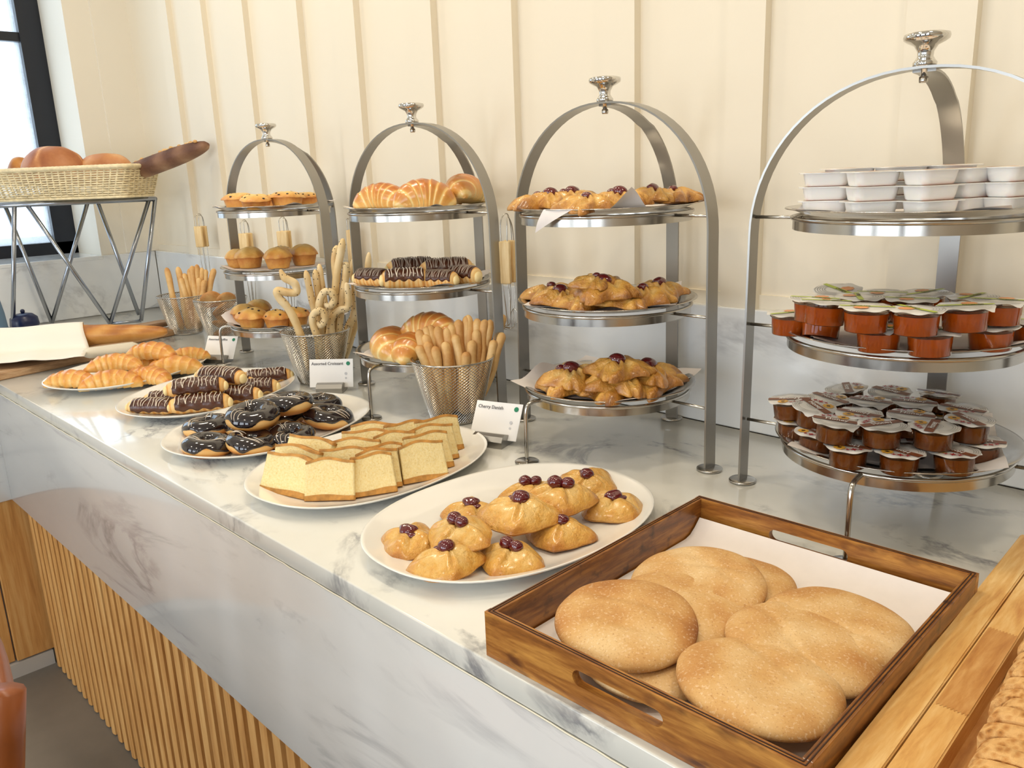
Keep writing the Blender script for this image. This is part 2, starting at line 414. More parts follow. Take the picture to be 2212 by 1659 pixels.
# ------------------------------------------------------------------ the room
YB = 1.374      # front of the marble splashback
YW = 1.398      # panelled wall
XL = -3.56      # window wall
ZF = -0.92; ZC = 1.95
g = G(); g.add(box(XL - .35, 2.6, YW, YW + .15, ZF, ZC))
edges = [-3.107, -2.839, -2.557, -2.241, -1.961, -1.644, -1.371, -1.039, -.764, -.434]
for x in edges + [-.12, .2, .5, .8, 1.1, 1.4, 1.7, 2.0, 2.3]:
    xx = x * 1.01; w = .085 + .02 * sin(x * 9)
    g.add(box(xx - w, xx, YW - .020, YW + .01, .225, ZC))
g.add(box(XL - .3, 2.6, YW - .006, YW + .01, .225, .262))
structure('wall_back', g, 'wall_paint')
# window wall with a deep reveal
yo = 1.165; y1 = .05; zs = .236; zt = 1.7
g = G()
g.add(box(XL - .34, XL, yo, YW, ZF, ZC)); g.add(box(XL - .34, XL, y1, yo, ZF, zs - .012)); g.add(box(XL - .34, XL, y1, yo, zt, ZC)); g.add(box(XL - .34, XL, -3.4, y1, ZF, ZC))
g.add(box(XL - .01, XL + .012, 1.262, YW, zs, ZC))
structure('wall_left', g, 'wall_paint_side')
xf = XL - .30
w = structure('window_1', G().add(box(xf - .03, xf + .03, yo - .085, yo, zs, zt)).add(box(xf - .03, xf + .03, y1, y1 + .085, zs, zt)).add(box(xf - .03, xf + .03, y1, yo, zs, zs + .05)).add(box(xf - .03, xf + .03, y1, yo, zt - .06, zt)), 'frame_black')
zm = WX(20, 80, 0, xf)[2]
structure('window_muntin', G().add(box(xf - .015, xf + .02, y1 + .08, yo - .08, zm - .017, zm + .017)).add(box(xf - .015, xf + .02, .62, .65, zs + .04, zt - .05)), 'frame_black', parent=w)
structure('window_pane', box(xf - .006, xf, y1 + .07, yo - .07, zs + .04, zt - .05), 'frosted_glass', parent=w)
structure('trim_1', G().add(bevel_box(XL - .27, XL + .018, y1, yo + .0, zs - .016, zs, .003)), 'marble_splash')        # marble sill
structure('trim_2', G().add(bevel_box(XL, XL + .016, -.5, YB - .001, .0005, zs - .001, .002)), 'marble_splash')        # marble upstand below the window
structure('trim_3', G().add(bevel_box(XL + .017, 2.6, YB, YW - .001, .0005, zs, .0025)), 'marble_splash')              # marble splashback
structure('floor', box(XL - .34, 2.6, -3.6, YW, ZF - .05, ZF), 'floor_stone')
structure('ceiling', box(XL - .34, 2.6, -3.6, YW + .15, ZC, ZC + .05), 'ceiling_paint')
# wall behind the photographer with three tall windows, and the far right wall
g = G(); WINS = [(-3.0, -1.7), (-1.1, .3), (.9, 2.1)]
xs = [XL - .34] + [q for w_ in WINS for q in w_] + [2.6]
for i in range(0, len(xs), 2): g.add(box(xs[i], xs[i + 1], -3.6, -3.45, ZF, ZC))
for a, c_ in WINS: g.add(box(a, c_, -3.6, -3.45, ZF, -.35)); g.add(box(a, c_, -3.6, -3.45, 1.6, ZC))
structure('wall_front', g, 'dark_wall')
structure('wall_right', box(2.6, 2.75, -3.6, YW + .15, ZF, ZC), 'plaster_far')

# ------------------------------------------------------------------ worktop and counter base
YF = .511; XR = -2.64
t = thing('marble_worktop', 'long white grey-veined marble worktop running along the panelled wall', 'worktop', (0, 0, 0))
ob('slab', G().add(bevel_box(XL + .001, 2.2, YF, YB, -.030, 0, .0022, 2)).add(bevel_box(XL + .001, XR, -.6, YF - .0005, -.030, 0, .0022, 2)), 'marble_top', t)
ob('front_apron', bevel_box(XR, 2.2, YF + .0006, YF + .024, -.368, -.0315, .001), 'marble_apron', t)
ob('return_apron', bevel_box(XR - .024, XR, -.6, YF + .022, -.368, -.0315, .001), 'marble_splash', t)
rnd = random.Random(4)
pp = []
for i in range(260):
    pp.append(((XR + (2.2 - XR) * i / 259), YF - .0004 + rnd.uniform(-.0003, .0003), -.0305 + rnd.uniform(-.0006, .0006)))
ob('joint_line', sweep(pp, .0011, 5), 'caulk', t)
t = thing('counter_base', 'vertical oak slat counter front below the marble apron', 'counter', (0, 0, 0))
g = G(); x = XR + .03; k = 0
while x < 1.2:
    n = 7; w_ = .0150
    v = []; f = []
    for z in (ZF + .004, -.366):
        for i in range(n + 1):
            a = PI * i / n; v.append((x - w_ * cos(a), YF + (.0525 if i in (0, n) else .034 - .006 * sin(a)), z))
    for i in range(n): f.append((i, i + 1, n + 2 + i, n + 1 + i))
    f.append(tuple(range(n, -1, -1))); f.append(tuple(range(n + 1, 2 * n + 2)))
    g.add((v, f)); x += .0462
ob('slatted_front', g, 'slat_oak', t, True, angle=.9)
ob('backing', box(XR, 2.2, YF + .052, YF + .07, ZF, -.366), 'slat_dark', t, False)
g = G()
for i in range(9):
    y0 = YF + .05 - i * .12
    g.add(bevel_box(XR - .03, XR - .005 - (.008 if i % 2 else 0), y0 - .116, y0, ZF + .05, -.366, .002))
ob('plank_return', g, 'slat_oak', t, False)
ob('skirting', box(XR - .03, XR - .002, -.6, YF + .03, ZF, ZF + .045), 'skirting', t, False)

# wooden chair whose back post crosses the lower left corner
cl = W(12, 1490, .02)
t = thing('wooden_chair', 'reddish brown wooden chair, cut off at the lower left corner', 'chair', (cl.x - .185, cl.y - .24, ZF), 0)
t.scale = (1, 1, 1.175)
for sx in (-1, 1):
    ob('leg', sweep(smooth_path([(sx * .19, -.2, 0), (sx * .19, -.19, .2), (sx * .19, -.17, .44)], 6), [.017] * 13, 10), 'chair_wood', t)
    ob('back_post', sweep(smooth_path([(sx * .19, .22, 0), (sx * .19, .19, .3), (sx * .19, .17, .45), (sx * .185, .24, .80)], 6), [.018] * 19, 10), 'chair_wood', t)
ob('seat', bevel_box(-.22, .22, -.22, .2, .44, .475, .012, 3), 'chair_wood', t)
ob('back_rail', sweep(smooth_path([(-.19, .235, .76), (0, .26, .77), (.19, .235, .76)], 6), [(.035, .012)] * 13, 10, up=(0, 0, 1)), 'chair_wood', t)
ob('back_rail', sweep(smooth_path([(-.19, .2, .60), (0, .225, .61), (.19, .2, .60)], 6), [(.02, .01)] * 13, 10, up=(0, 0, 1)), 'chair_wood', t)

# ------------------------------------------------------------------ oval plates
def oval_plate(a=.226, b=.172):
    prof = [(0, .006), (.30, .006), (.55, .0062), (.70, .0068), (.78, .009), (.88, .0150), (.97, .0215), (.995, .0230), (1.0, .0222), (.985, .0195), (.9, .0125), (.8, .0055), (.72, .0022), (.66, .0022), (.655, .0), (.62, 0), (0, .0008)]
    v, f = revolve(prof, 96); o = []
    for x, y, z in v:
        th = math.atan2(y, x); r = math.hypot(x, y); e = 2.25
        k = (abs(cos(th)) ** e + abs(sin(th)) ** e) ** (-1 / e)
        o.append((a * r * cos(th) * k, b * r * sin(th) * k, z))
    return o, f
PROTO['plate'] = tag(ob('oval_plate', oval_plate(), 'ceramic'), 'x', 'plate', 'white oval plates along the front of the counter')
PLATES = [(-.803, .767, 88, 'white oval plate under the large cherry danishes, nearest the wooden tray'),
          (-1.159, .772, 99, 'white oval plate carrying the rows of yellow cake slices'),
          (-1.516, .774, 108, 'white oval plate under the dark chocolate ring donuts'),
          (-1.878, .812, 116, 'white oval plate under the chocolate-dipped croissants with white drizzle'),
          (-2.300, .778, 117, 'white oval plate under the plain golden croissants, farthest left')]
for x, y, a, l in PLATES: put('plate', (x, y, .0003), (0, 0, math.radians(a)), 1, l)
PZ = .0075

# ------------------------------------------------------------------ cherries and danishes
def cherry_geo(r=.0085, seed=0): return ball(r, 1, .92, .85, 18, 12, .10, 90, seed)
def pouch_geo(seed=0, s=.057, h=.036):
    def outl(th):
        p = 1.28; k = (abs(cos(th)) ** p + abs(sin(th)) ** p) ** (-1 / p)
        return s * k * (1 + .07 * sin(2 * th + seed) + .02 * sin(5 * th + seed * 2))
    def top(rho, th):
        c4 = cos(4 * th)
        e = max(0, 1 - rho ** 2.1) ** .62
        z = h * (.80 * e + .20 * max(0, 1 - rho)) * (1 + .12 * c4 * rho) - .2 * h * math.exp(-(rho / .16) ** 2)
        fold = math.exp(-((abs(((th + .5 * rho + seed) % (PI / 2)) - PI / 4)) / .13) ** 2) * sin(PI * min(1, rho * 1.02)) ** 1.1
        return max(.002, z - .0042 * fold) + .0045 * (1 - e)
    def bot(rho, th): return .0 + .0045 * rho ** 6
    def bk(rho, th, tp):
        if not tp: return .75
        return .22 + .28 * rho ** 4 + .16 * max(0, cos(4 * th)) * rho + .12 * math.exp(-(rho / .2) ** 2)
    return blob(outl, top, bot, 80, 22, 6, .0024, 42, seed, bk)
PS = [(thing('cherry_danish', 'x', 'danish')) for _ in range(3)]
for i, t in enumerate(PS):
    ob('pastry', pouch_geo(i * 1.3 + .4), 'dough_danish', t)
    g = G()
    if i == 0: g.add(ball(.0125, 1, .9, .85, 18, 12, .12, 90, 1, (.001, 0, .034))).add(ball(.007, 1.3, 1, .6, 14, 10, .2, 90, 2, (-.010, .004, .030)))
    if i == 1: g.add(ball(.0120, 1, .95, .85, 18, 12, .12, 90, 3, (-.008, .003, .035))).add(ball(.0110, 1, .9, .9, 18, 12, .1, 90, 5, (.011, -.001, .034)))
    if i == 2: g.add(ball(.0145, 1.1, .9, .62, 18, 12, .25, 90, 7, (0, 0, .032))).add(ball(.008, 1.5, .9, .55, 14, 10, .2, 90, 8, (.009, -.008, .028)))
    ob('cherry', g, 'cherry_skin', t)
    PROTO['pouch%d' % i] = t
DG = 'cherry danishes on the nearest oval plate'
def rz(d): return (0, 0, math.radians(d))
# (kind, px, py of the middle, height of the middle, base z, rot, scale, tilt, label)
for k, px, py, z, rot, s, tx, ty, l in [
    (2, 886, 1166, PZ, 20, .95, .05, -.05, 'cherry danish at the left tip of the oval plate with a flat jam blot'),
    (0, 965, 1210, PZ + .006, 60, 1.02, .0, 0, 'cherry danish nearest the plate rim, single cherry on a deep left fold'),
    (1, 1103, 1203, PZ, 15, .95, 0, .0, 'small cherry danish at the front middle with a lumpy dark cherry cap'),
    (2, 1018, 1105, PZ, 40, .92, 0, 0, 'cherry danish behind the left pile, only cherry and edge showing'),
    (0, 1212, 1150, PZ, 30, .98, 0, 0, 'squat cherry danish on the right front with one low dark cherry'),
    (1, 1145, 1062, PZ, 55, .95, 0, 0, 'cherry danish hidden behind the tall middle one, round cherry peeping over'),
    (2, 1325, 1094, PZ, 75, 1.0, 0, .0, 'open flat cherry danish alone at the right end of the oval plate'),
    (0, 1268, 1042, PZ, 10, 1.0, .25, .12, 'square-backed cherry danish propped up at the far end of the plate'),
    (1, 994, 1150, PZ + .024, 5, .98, .12, -.06, 'upper cherry danish on the left of the pile, pierced with a small hole'),
    (0, 1122, 1108, PZ + .026, 35, 1.16, .05, .05, 'largest cherry danish on top in the middle of the oval plate'),
    (1, 1208, 1070, PZ + .027, 50, 1.05, .1, .05, 'raised cherry danish on the upper right of the pile, double cherry on it')]:
    p = W(px, py, z + .012)
    o = put('pouch%d' % k, (p.x, p.y, z), (tx, ty, math.radians(rot)), s * .9, l, DG)

# pinwheel danishes for the third stand
def pinwheel_geo(seed=0, s=.062, h=.027):
    def outl(th):
        a = (th * 4) % (2 * PI)
        return s * (.62 + .38 * max(0, cos(a / 2)) ** 2.0 + .26 * max(0, cos((a - 5.4) / 2)) ** 8) * (1 + .06 * sin(th + seed * 2))
    def top(rho, th):
        e = max(0, 1 - rho ** 2.6) ** .6
        r = .0045 * sin(8 * th + 6 * rho + seed) * sin(PI * rho)
        return h * e * (1 - .22 * math.exp(-(rho / .22) ** 2)) + r * .8 + .004 * rho ** 3
    def bot(rho, th): return .004 * rho ** 3
    def bk(rho, th, tp): return (.25 + .42 * rho ** 3 + .12 * sin(8 * th + 6 * rho + seed)) if tp else .8
    return blob(outl, top, bot, 84, 16, 5, .0035, 50, seed, bk)
for i in range(4):
    t = thing('pinwheel_danish', 'x', 'danish')
    ob('pastry', pinwheel_geo(i * 1.7 + .2), 'dough_pinwheel', t)
    g = G()
    rr = [.0125, .0075, .0130, .0085][i]
    g.add(ball(rr, 1.15, .9, .8, 16, 10, .15, 90, i, (.0, .0, .0275)))
    if i == 2: g.add(ball(.009, 1, .9, .8, 16, 10, .15, 90, 9, (-.016, .003, .026)))
    ob('cherry', g, 'cherry_skin', t)
    PROTO['pin%d' % i] = t

# ------------------------------------------------------------------ croissants
def croissant_geo(seed=0, L=.145, R=.024, bend=.02, ridges=7, fat=1.0, depth=.13, bands=False):
    n = 64; pts = []; rad = []
    for i in range(n + 1):
        u = i / n; x = (u - .5) * L; y = -bend * (2 * u - 1) ** 2
        e = max(.0, 1 - abs(2 * u - 1) ** 2.2) ** .62
        rg = (u * ridges * 2 + .08 * seed) % 1
        st = abs(((abs(2 * u - 1)) * ridges) % 1)
        rr = R * (.10 + .9 * e) * (1 + depth * (.5 - st) * (1 if not bands else .8))
        pts.append(Vector((x, y, R * .74 * (.10 + .9 * e) * .95))); rad.append(rr)
    def sec(a, u):
        c_, s_ = cos(a), sin(a)
        if c_ < -.55: c_ = -.55 - (-.55 - c_) * .25
        return c_ * 1.0, s_ * 1.12 * fat
    def bk(u, a):
        st = abs(((abs(2 * u - 1)) * ridges) % 1)
        tp = cos(a) * .5 + .5
        e = abs(2 * u - 1)
        if bands: return .02 + .62 * tp ** 1.2 * (1 - .35 * e) + .30 * (.5 - abs(st - .35)) - .28 * (1 if st > .72 else 0)
        return .08 + .46 * tp ** 1.6 + .42 * max(0, .5 - st) - .14 * (1 if .6 < st < .95 else 0)
    v, f, b_ = sweep(pts, rad, 28, sec, (0, 0, 1), False, bk)
    a_ = .0022 if not bands else .0008
    v = [(p[0] + a_ * nz(p, 60, seed), p[1] + a_ * nz(p, 60, seed + 3), max(.0, p[2] + (a_ * nz(p, 60, seed + 6) if p[2] > .004 else 0))) for p in v]
    return v, f, b_
for i in range(3):
    PROTO['cro%d' % i] = tag(ob('croissant', croissant_geo(i * 1.9, .150, .0275, .012 + .008 * i, 3.4 + .5 * i, depth=.17), 'dough_croissant'), 'x', 'croissant', 'plain golden croissants on the farthest oval plate')
CG = 'plain golden croissants on the farthest oval plate'
for k, px, py, z, rot, s, l in [
    (0, 150, 828, PZ, 40, .98, 'dark-tipped golden croissant at the left end of the farthest oval plate'),
    (1, 238, 830, PZ, 58, 1.05, 'longest pale croissant along the front rim of the farthest plate'),
    (2, 318, 820, PZ, 35, 1.0, 'golden croissant in the front row behind the long pale one'),
    (0, 375, 800, PZ, 48, 1.08, 'broad golden croissant at the right of the front row'),
    (1, 300, 790, PZ, 50, 1.0, 'croissant buried in the middle under the two upper ones'),
    (1, 402, 771, PZ + .012, 62, .82, 'short smooth croissant at the back right tip of the plate'),
    (2, 246, 792, PZ + .026, 52, 1.0, 'croissant lying on top at the left of the farthest plate'),
    (0, 325, 768, PZ + .034, 34, 1.04, 'highest croissant of the pile on the farthest plate')]:
    p = W(px + 4, py - 7, z + .018); put('cro%d' % k, (p.x, p.y, z), (0, 0, math.radians(rot)), s * .95, l, CG)

# sweet glossy rolls (stand two)
for i in range(2):
    PROTO['roll%d' % i] = tag(ob('sweet_croissant', croissant_geo(i * 2.3, .105, .031, .020, 4, 1.0, .10, True), 'dough_roll'), 'x', 'croissant')

# chocolate dipped croissants with cream ends
def choc_thing(seed, drizzle='drizzle', dw=.0009, nl=11, name='chocolate_croissant', R=.0195, L=.125, cov=2.05):
    t = thing(name, 'x', 'croissant')
    n = 40; pts = []; rad = []
    for i in range(n + 1):
        u = i / n; e = max(0, 1 - abs(2 * u - 1) ** 6) ** .5
        pts.append(((u - .5) * L, -.006 * (2 * u - 1) ** 2, R * .86)); rad.append(R * (.25 + .75 * e) * (1 + .04 * sin(u * 26 + seed)))
    sec = lambda a, u: (max(cos(a), -.86), sin(a) * 1.08)
    ob('pastry', sweep(pts, rad, 22, sec, (0, 0, 1), False, lambda u, a: .12 + .3 * (u * 9 % 1 < .4)), 'dough_donut', t)
    # chocolate shell over the top and sides
    v = []; f = []; lo = .10 + .03 * sin(seed); hi = .90; m_ = 34; q = 22
    for i in range(m_ + 1):
        u = lo + (hi - lo) * i / m_; x = (u - .5) * L; e = max(0, 1 - abs(2 * u - 1) ** 6) ** .5
        rr = R * (.25 + .75 * e) * (1 + .04 * sin(u * 26 + seed)) + (.0018 if 0 < i < m_ else -.0005)
        for k in range(q + 1):
            a = (-1 + 2 * k / q) * (cov + .12 * sin(u * 30 + k // 12 * 2))
            rj = rr * (1 + .035 * nz((x * 1, a * .02, 0), 70, seed)) - (.0022 if k in (0, q) else 0)
            v.append((x, -.006 * (2 * u - 1) ** 2 + rj * sin(a) * 1.08, R * .86 + rj * cos(a)))
    for i in range(m_):
        for k in range(q):
            A = i * (q + 1) + k; f.append((A, A + 1, A + q + 2, A + q + 1))
    ob('chocolate_coat', (v, f), 'choc_milk', t)
    g = G()
    rr_ = random.Random(int(seed * 10))
    for j in range(nl):
        u0 = .15 + .7 * j / (nl - 1); sk = rr_.uniform(-.05, .12); pts = []
        for k in range(13):
            a = -1.25 + 2.5 * k / 12; a *= rr_.uniform(.96, 1.0)
            u = u0 + sk * (k / 12 - .5) + .012 * sin(k * .9 + j)
            e = max(0, 1 - abs(2 * min(max(u, .03), .97) - 1) ** 6) ** .5; rj = R * (.25 + .75 * e) + .0030
            pts.append(((u - .5) * L, -.006 * (2 * u - 1) ** 2 + rj * sin(a) * 1.08, R * .86 + rj * cos(a)))
        g.add(sweep(pts, dw, 6))
    ob('icing_drizzle', g, drizzle, t)
    for sx in (-1, 1): ob('cream_end', ball(R * .62, .55, 1.0, .9, 14, 10, .15, 90, seed, (sx * (L / 2 - .001), -.006, R * .80)), 'cream', t)
    return t
for i in range(2): PROTO['choc%d' % i] = choc_thing(i * 2.1 + .5)
for i in range(2): PROTO['ecl%d' % i] = choc_thing(i * 1.3 + 3, 'drizzle_thin' if i == 0 else 'drizzle', .0008 if i == 0 else .0011, 22 if i == 0 else 10, 'chocolate_eclair', .0225, .104, 1.62)
KG = 'chocolate-dipped croissants on the second plate from the left'
for k, px, py, z, rot, s, tl, l in [
    (0, 331, 876, PZ, 38, .92, 0, 'chocolate croissant at the left tip of its plate, brown rolled end showing'),
    (1, 366, 858, PZ, 50, .90, 0, 'chocolate croissant mostly hidden behind the leftmost pair'),
    (1, 432, 871, PZ, 58, 1.05, 0, 'long chocolate croissant in the middle of the front rim, cream at both ends'),
    (0, 503, 853, PZ, 50, 1.02, 0, 'striped chocolate croissant right of the long one, against the donuts'),
    (1, 545, 836, PZ, 55, .98, 0, 'chocolate croissant fourth along the front, half behind the striped one'),
    (0, 576, 812, PZ, 62, .98, 0, 'chocolate croissant at the far right tip of its plate'),
    (0, 500, 826, PZ, 50, .9, 0, 'chocolate croissant underneath the two stacked on top'),
    (1, 424, 835, PZ + .034, 60, 1.02, .05, 'upper chocolate croissant on the left, almost without drizzle'),
    (0, 480, 812, PZ + .038, 25, 1.05, .05, 'topmost chocolate croissant at the back of the pile')]:
    p = W(px, py, z + .018); put('choc%d' % k, (p.x, p.y, z), (tl, 0, math.radians(rot)), s, l, KG)

# ------------------------------------------------------------------ donuts
def donut(seed):
    t = thing('chocolate_donut', 'x', 'donut'); R = .0275; r = .0185; n = 56; q = 24
    def surf(th, a, off):
        rr = r + off
        c_, s_ = cos(a), sin(a)
        w_ = 1 + .02 * sin(3 * th + seed)
        return ((R + rr * c_) * cos(th) * w_, (R + rr * c_) * sin(th) * w_, .0165 + rr * s_ * .88)
    v = []; f = []; bk = []
    for i in range(n):
        for k in range(q):
            a = 2 * PI * k / q; v.append(surf(2 * PI * i / n, a, 0)); bk.append(.15 + .5 * max(0, -sin(a)) ** 1.0 + .25 * (abs(sin(a)) > .35))
    for i in range(n):
        for k in range(q):
            f.append((i * q + k, ((i + 1) % n) * q + k, ((i + 1) % n) * q + (k + 1) % q, i * q + (k + 1) % q))
    v = [(p[0], p[1], max(0, p[2])) for p in v]
    ob('dough_ring', (v, f, bk), 'dough_donut', t)
    v = []; f = []; q = 18
    for i in range(n):
        th = 2 * PI * i / n; lo = -.02 - .22 * sin(3 * th + seed * 2) - .18 * sin(5 * th + seed) - .1 * sin(9 * th)
        for k in range(q + 1):
            a = lo + (PI + .35 - lo) * k / q
            v.append(surf(th, a, -.0010 if k in (0, q) else .0017 + .0003 * sin(7 * th)))
    for i in range(n):
        for k in range(q):
            A = i * (q + 1) + k; B = ((i + 1) % n) * (q + 1) + k; f.append((A, B, B + 1, A + 1))
    ob('chocolate_glaze', (v, f), 'choc_glaze', t)
    g = G(); rr_ = random.Random(int(seed * 9))
    for j in range(3):
        x0 = -.020 + .007 * j + rr_.uniform(-.003, .003); pts = []
        for k in range(25):
            y = -.042 + .084 * k / 24; x = x0 + .006 * sin(k * .35 + j * .7 + seed)
            d = math.hypot(x, y); h = r * r - (d - R) ** 2
            if h > (.25 * r) ** 2 and d > R * .5: pts.append((x, y, .0165 + (math.sqrt(h)) * .88 + .0021))
            elif len(pts) > 3: g.add(sweep(pts, .00055, 6)); pts = []
            else: pts = []
        if len(pts) > 3: g.add(sweep(pts, .00055, 6))
    ob('icing_drizzle', g, 'drizzle', t)
    return t
for i in range(3): PROTO['don%d' % i] = donut(i * 1.4 + .3)
for k, px, py, z, rot, s, tx, ty, l in [
    (0, 446, 963, PZ, 140, 1.0, .12, 0, 'chocolate donut at the front left rim with an almost plain glossy face'),
    (1, 541, 956, PZ + .003, 100, 1.0, .1, .05, 'chocolate donut at the front with glaze dripping over a pale side'),
    (2, 628, 943, PZ, 60, 1.0, .15, 0, 'chocolate donut with looped icing at the right end of the front row'),
    (1, 450, 922, PZ, 30, 1.04, 0, -.05, 'chocolate donut lying flat at the left rim behind the front one'),
    (0, 535, 918, PZ, 20, 1.0, 0, 0, 'chocolate donut buried beneath the left upper donut'),
    (2, 706, 903, PZ, 130, 1.12, .18, .05, 'chocolate donut tilted up at the right end, zigzag icing on its side'),
    (0, 690, 874, PZ, 30, 1.0, 0, .1, 'chocolate donut standing behind the tilted right one'),
    (1, 612, 900, PZ, 70, .95, 0, 0, 'chocolate donut filling the middle under the right upper donut'),
    (2, 548, 900, PZ + .036, 40, 1.12, .12, .02, 'upper chocolate donut on the left with a broad golden base'),
    (1, 622, 875, PZ + .036, 110, 1.12, -.05, .05, 'highest chocolate donut at the back with icing on its left cheek')]:
    p = W(px, py, z + .016); put('don%d' % k, (p.x, p.y, z), (tx, ty, math.radians(rot)), s, l, 'dark chocolate ring donuts on the middle oval plate')

# ------------------------------------------------------------------ cake slices
def slice_proto(seed, w=.078, h=.066, th=.013):
    t = thing('cake_slice', 'x', 'cake')
    nx, nzs, ny = 26, 20, 4
    def topz(x): return h * (1 - .05 * (x / w * 2) ** 2 + .03 * sin(x * 90 + seed))
    def slab(z0f, z1f, grow):
        v = []; f = []
        def idx(i, j, s_): return s_ * (nx + 1) * (m_ + 1) + i * (m_ + 1) + j
        m_ = max(2, int(nzs * 1))
        for s_ in (0, 1):
            for i in range(nx + 1):
                x = (i / nx - .5) * (w + grow)
                for j in range(m_ + 1):
                    z = z0f(x) + (z1f(x) - z0f(x)) * j / m_
                    xx = x * (1 - .05 * z / h) + .0010 * nz((x, z, s_), 60, seed)
                    edge = i in (0, nx) or j in (0, m_)
                    y = (-1 if s_ == 0 else 1) * (th + grow) / 2 + .0009 * nz((x, z, s_ * 3), 90, seed)
                    v.append((xx, y, z))
        for i in range(nx):
            for j in range(m_):
                f.append((idx(i, j, 0), idx(i + 1, j, 0), idx(i + 1, j + 1, 0), idx(i, j + 1, 0)))
                f.append((idx(i, j, 1), idx(i, j + 1, 1), idx(i + 1, j + 1, 1), idx(i + 1, j, 1)))
        for i in range(nx):
            f.append((idx(i, 0, 0), idx(i, 0, 1), idx(i + 1, 0, 1), idx(i + 1, 0, 0)))
            f.append((idx(i, m_, 0), idx(i + 1, m_, 0), idx(i + 1, m_, 1), idx(i, m_, 1)))
        for j in range(m_):
            f.append((idx(0, j, 0), idx(0, j + 1, 0), idx(0, j + 1, 1), idx(0, j, 1)))
            f.append((idx(nx, j, 0), idx(nx, j, 1), idx(nx, j + 1, 1), idx(nx, j + 1, 0)))
        return v, f
    ob('crumb', slab(lambda x: .006, lambda x: topz(x) - .002, 0), 'cake_crumb', t)
    ob('top_crust', slab(lambda x: topz(x) - .0032, lambda x: topz(x) + .0012, .0012), 'cake_crust', t)
    ob('bottom_crust', slab(lambda x: 0, lambda x: .0085 + .0015 * sin(x * 70 + seed), .0008), 'cake_crust', t)
    return t
for i in range(2): PROTO['slice%d' % i] = slice_proto(i * 2.2)
yaw0 = None
COLS = [  # base-left px, base-right px of the front slice, number, step (dx, dy px per slice), lean, name
    ((566, 1058), (662, 1080), [0, 1, 2.15], (21, -20), 'left column'),
    ((660, 1083), (768, 1080), [0, 1.2, 2.2, 3.1, 3.9], (25, -23), 'second column'),
    ((766, 1076), (858, 1062), [0, .5, 1.0, 2.3, 3.3], (22, -24), 'third column'),
    ((872, 1047), (968, 1030), [0, .9, 1.7, 2.5], (13, -24), 'right column')]
ORD = ['front', 'second', 'third', 'fourth', 'fifth']
kk = 0
for (a, b_, ns_, (dx, dy), nm) in COLS:
    for j, q in enumerate(ns_):
        A = W(a[0] + dx * q, a[1] + dy * q, PZ); B = W(b_[0] + dx * q, b_[1] + dy * q, PZ)
        c_ = (A + B) / 2; yaw = math.atan2(B.y - A.y, B.x - A.x)
        o = put('slice%d' % (kk % 2), (c_.x, c_.y, PZ), (0, 0, 0), 1, '%s slice of yellow cake in the %s of the cake plate' % (ORD[j], nm), 'yellow cake slices on the second oval plate')
        o.rotation_euler = Euler((math.radians(-24 + 3 * sin(kk * 2.1)), 0, yaw), 'XYZ'); kk += 1
        wd = (B - A).length
        o.scale = (wd / .078, 1, 1)

# ------------------------------------------------------------------ three tier stands
STANDS = {'s4': (-.422, 1.152, 4), 's3': (-.942, 1.155, -2), 's2': (-1.468, 1.150, 5), 's1': (-2.106, 1.155, 5)}
TZ = (.428, .266, .113)         # underside of the plate (top of each ring)
RAD = .222
def bar(pts, wid, thk, up_fn):
    v = []; f = []
    n = len(pts)
    for i, p in enumerate(pts):
        p = Vector(p); a = Vector(pts[max(0, i - 1)]); c = Vector(pts[min(n - 1, i + 1)]); t_ = (c - a).normalized()
        wv = Vector(up_fn); nn = t_.cross(wv).normalized()
        for su, sv in ((-1, -1), (1, -1), (1, 1), (-1, 1)): v.append(tuple(p + wv * (su * wid / 2) + nn * (sv * thk / 2)))
    for i in range(n - 1):
        for k in range(4): f.append((i * 4 + k, i * 4 + (k + 1) % 4, i * 4 + 4 + (k + 1) % 4, i * 4 + 4 + k))
    f.append((3, 2, 1, 0)); f.append(tuple((n - 1) * 4 + k for k in range(4)))
    return v, f
def leg_curve(sgn, R0, R1=None):
    pts = []
    for z in (.003, .1, .2, .3, .395): pts.append((sgn * (R0 + .004 * (.395 - z) / .395), z))
    for i in range(1, 19):
        a = PI / 2 * i / 18; pts.append((sgn * R0 * cos(a) ** .92 if i < 18 else 0, .395 + .213 * sin(a) ** 1.0))
    return pts
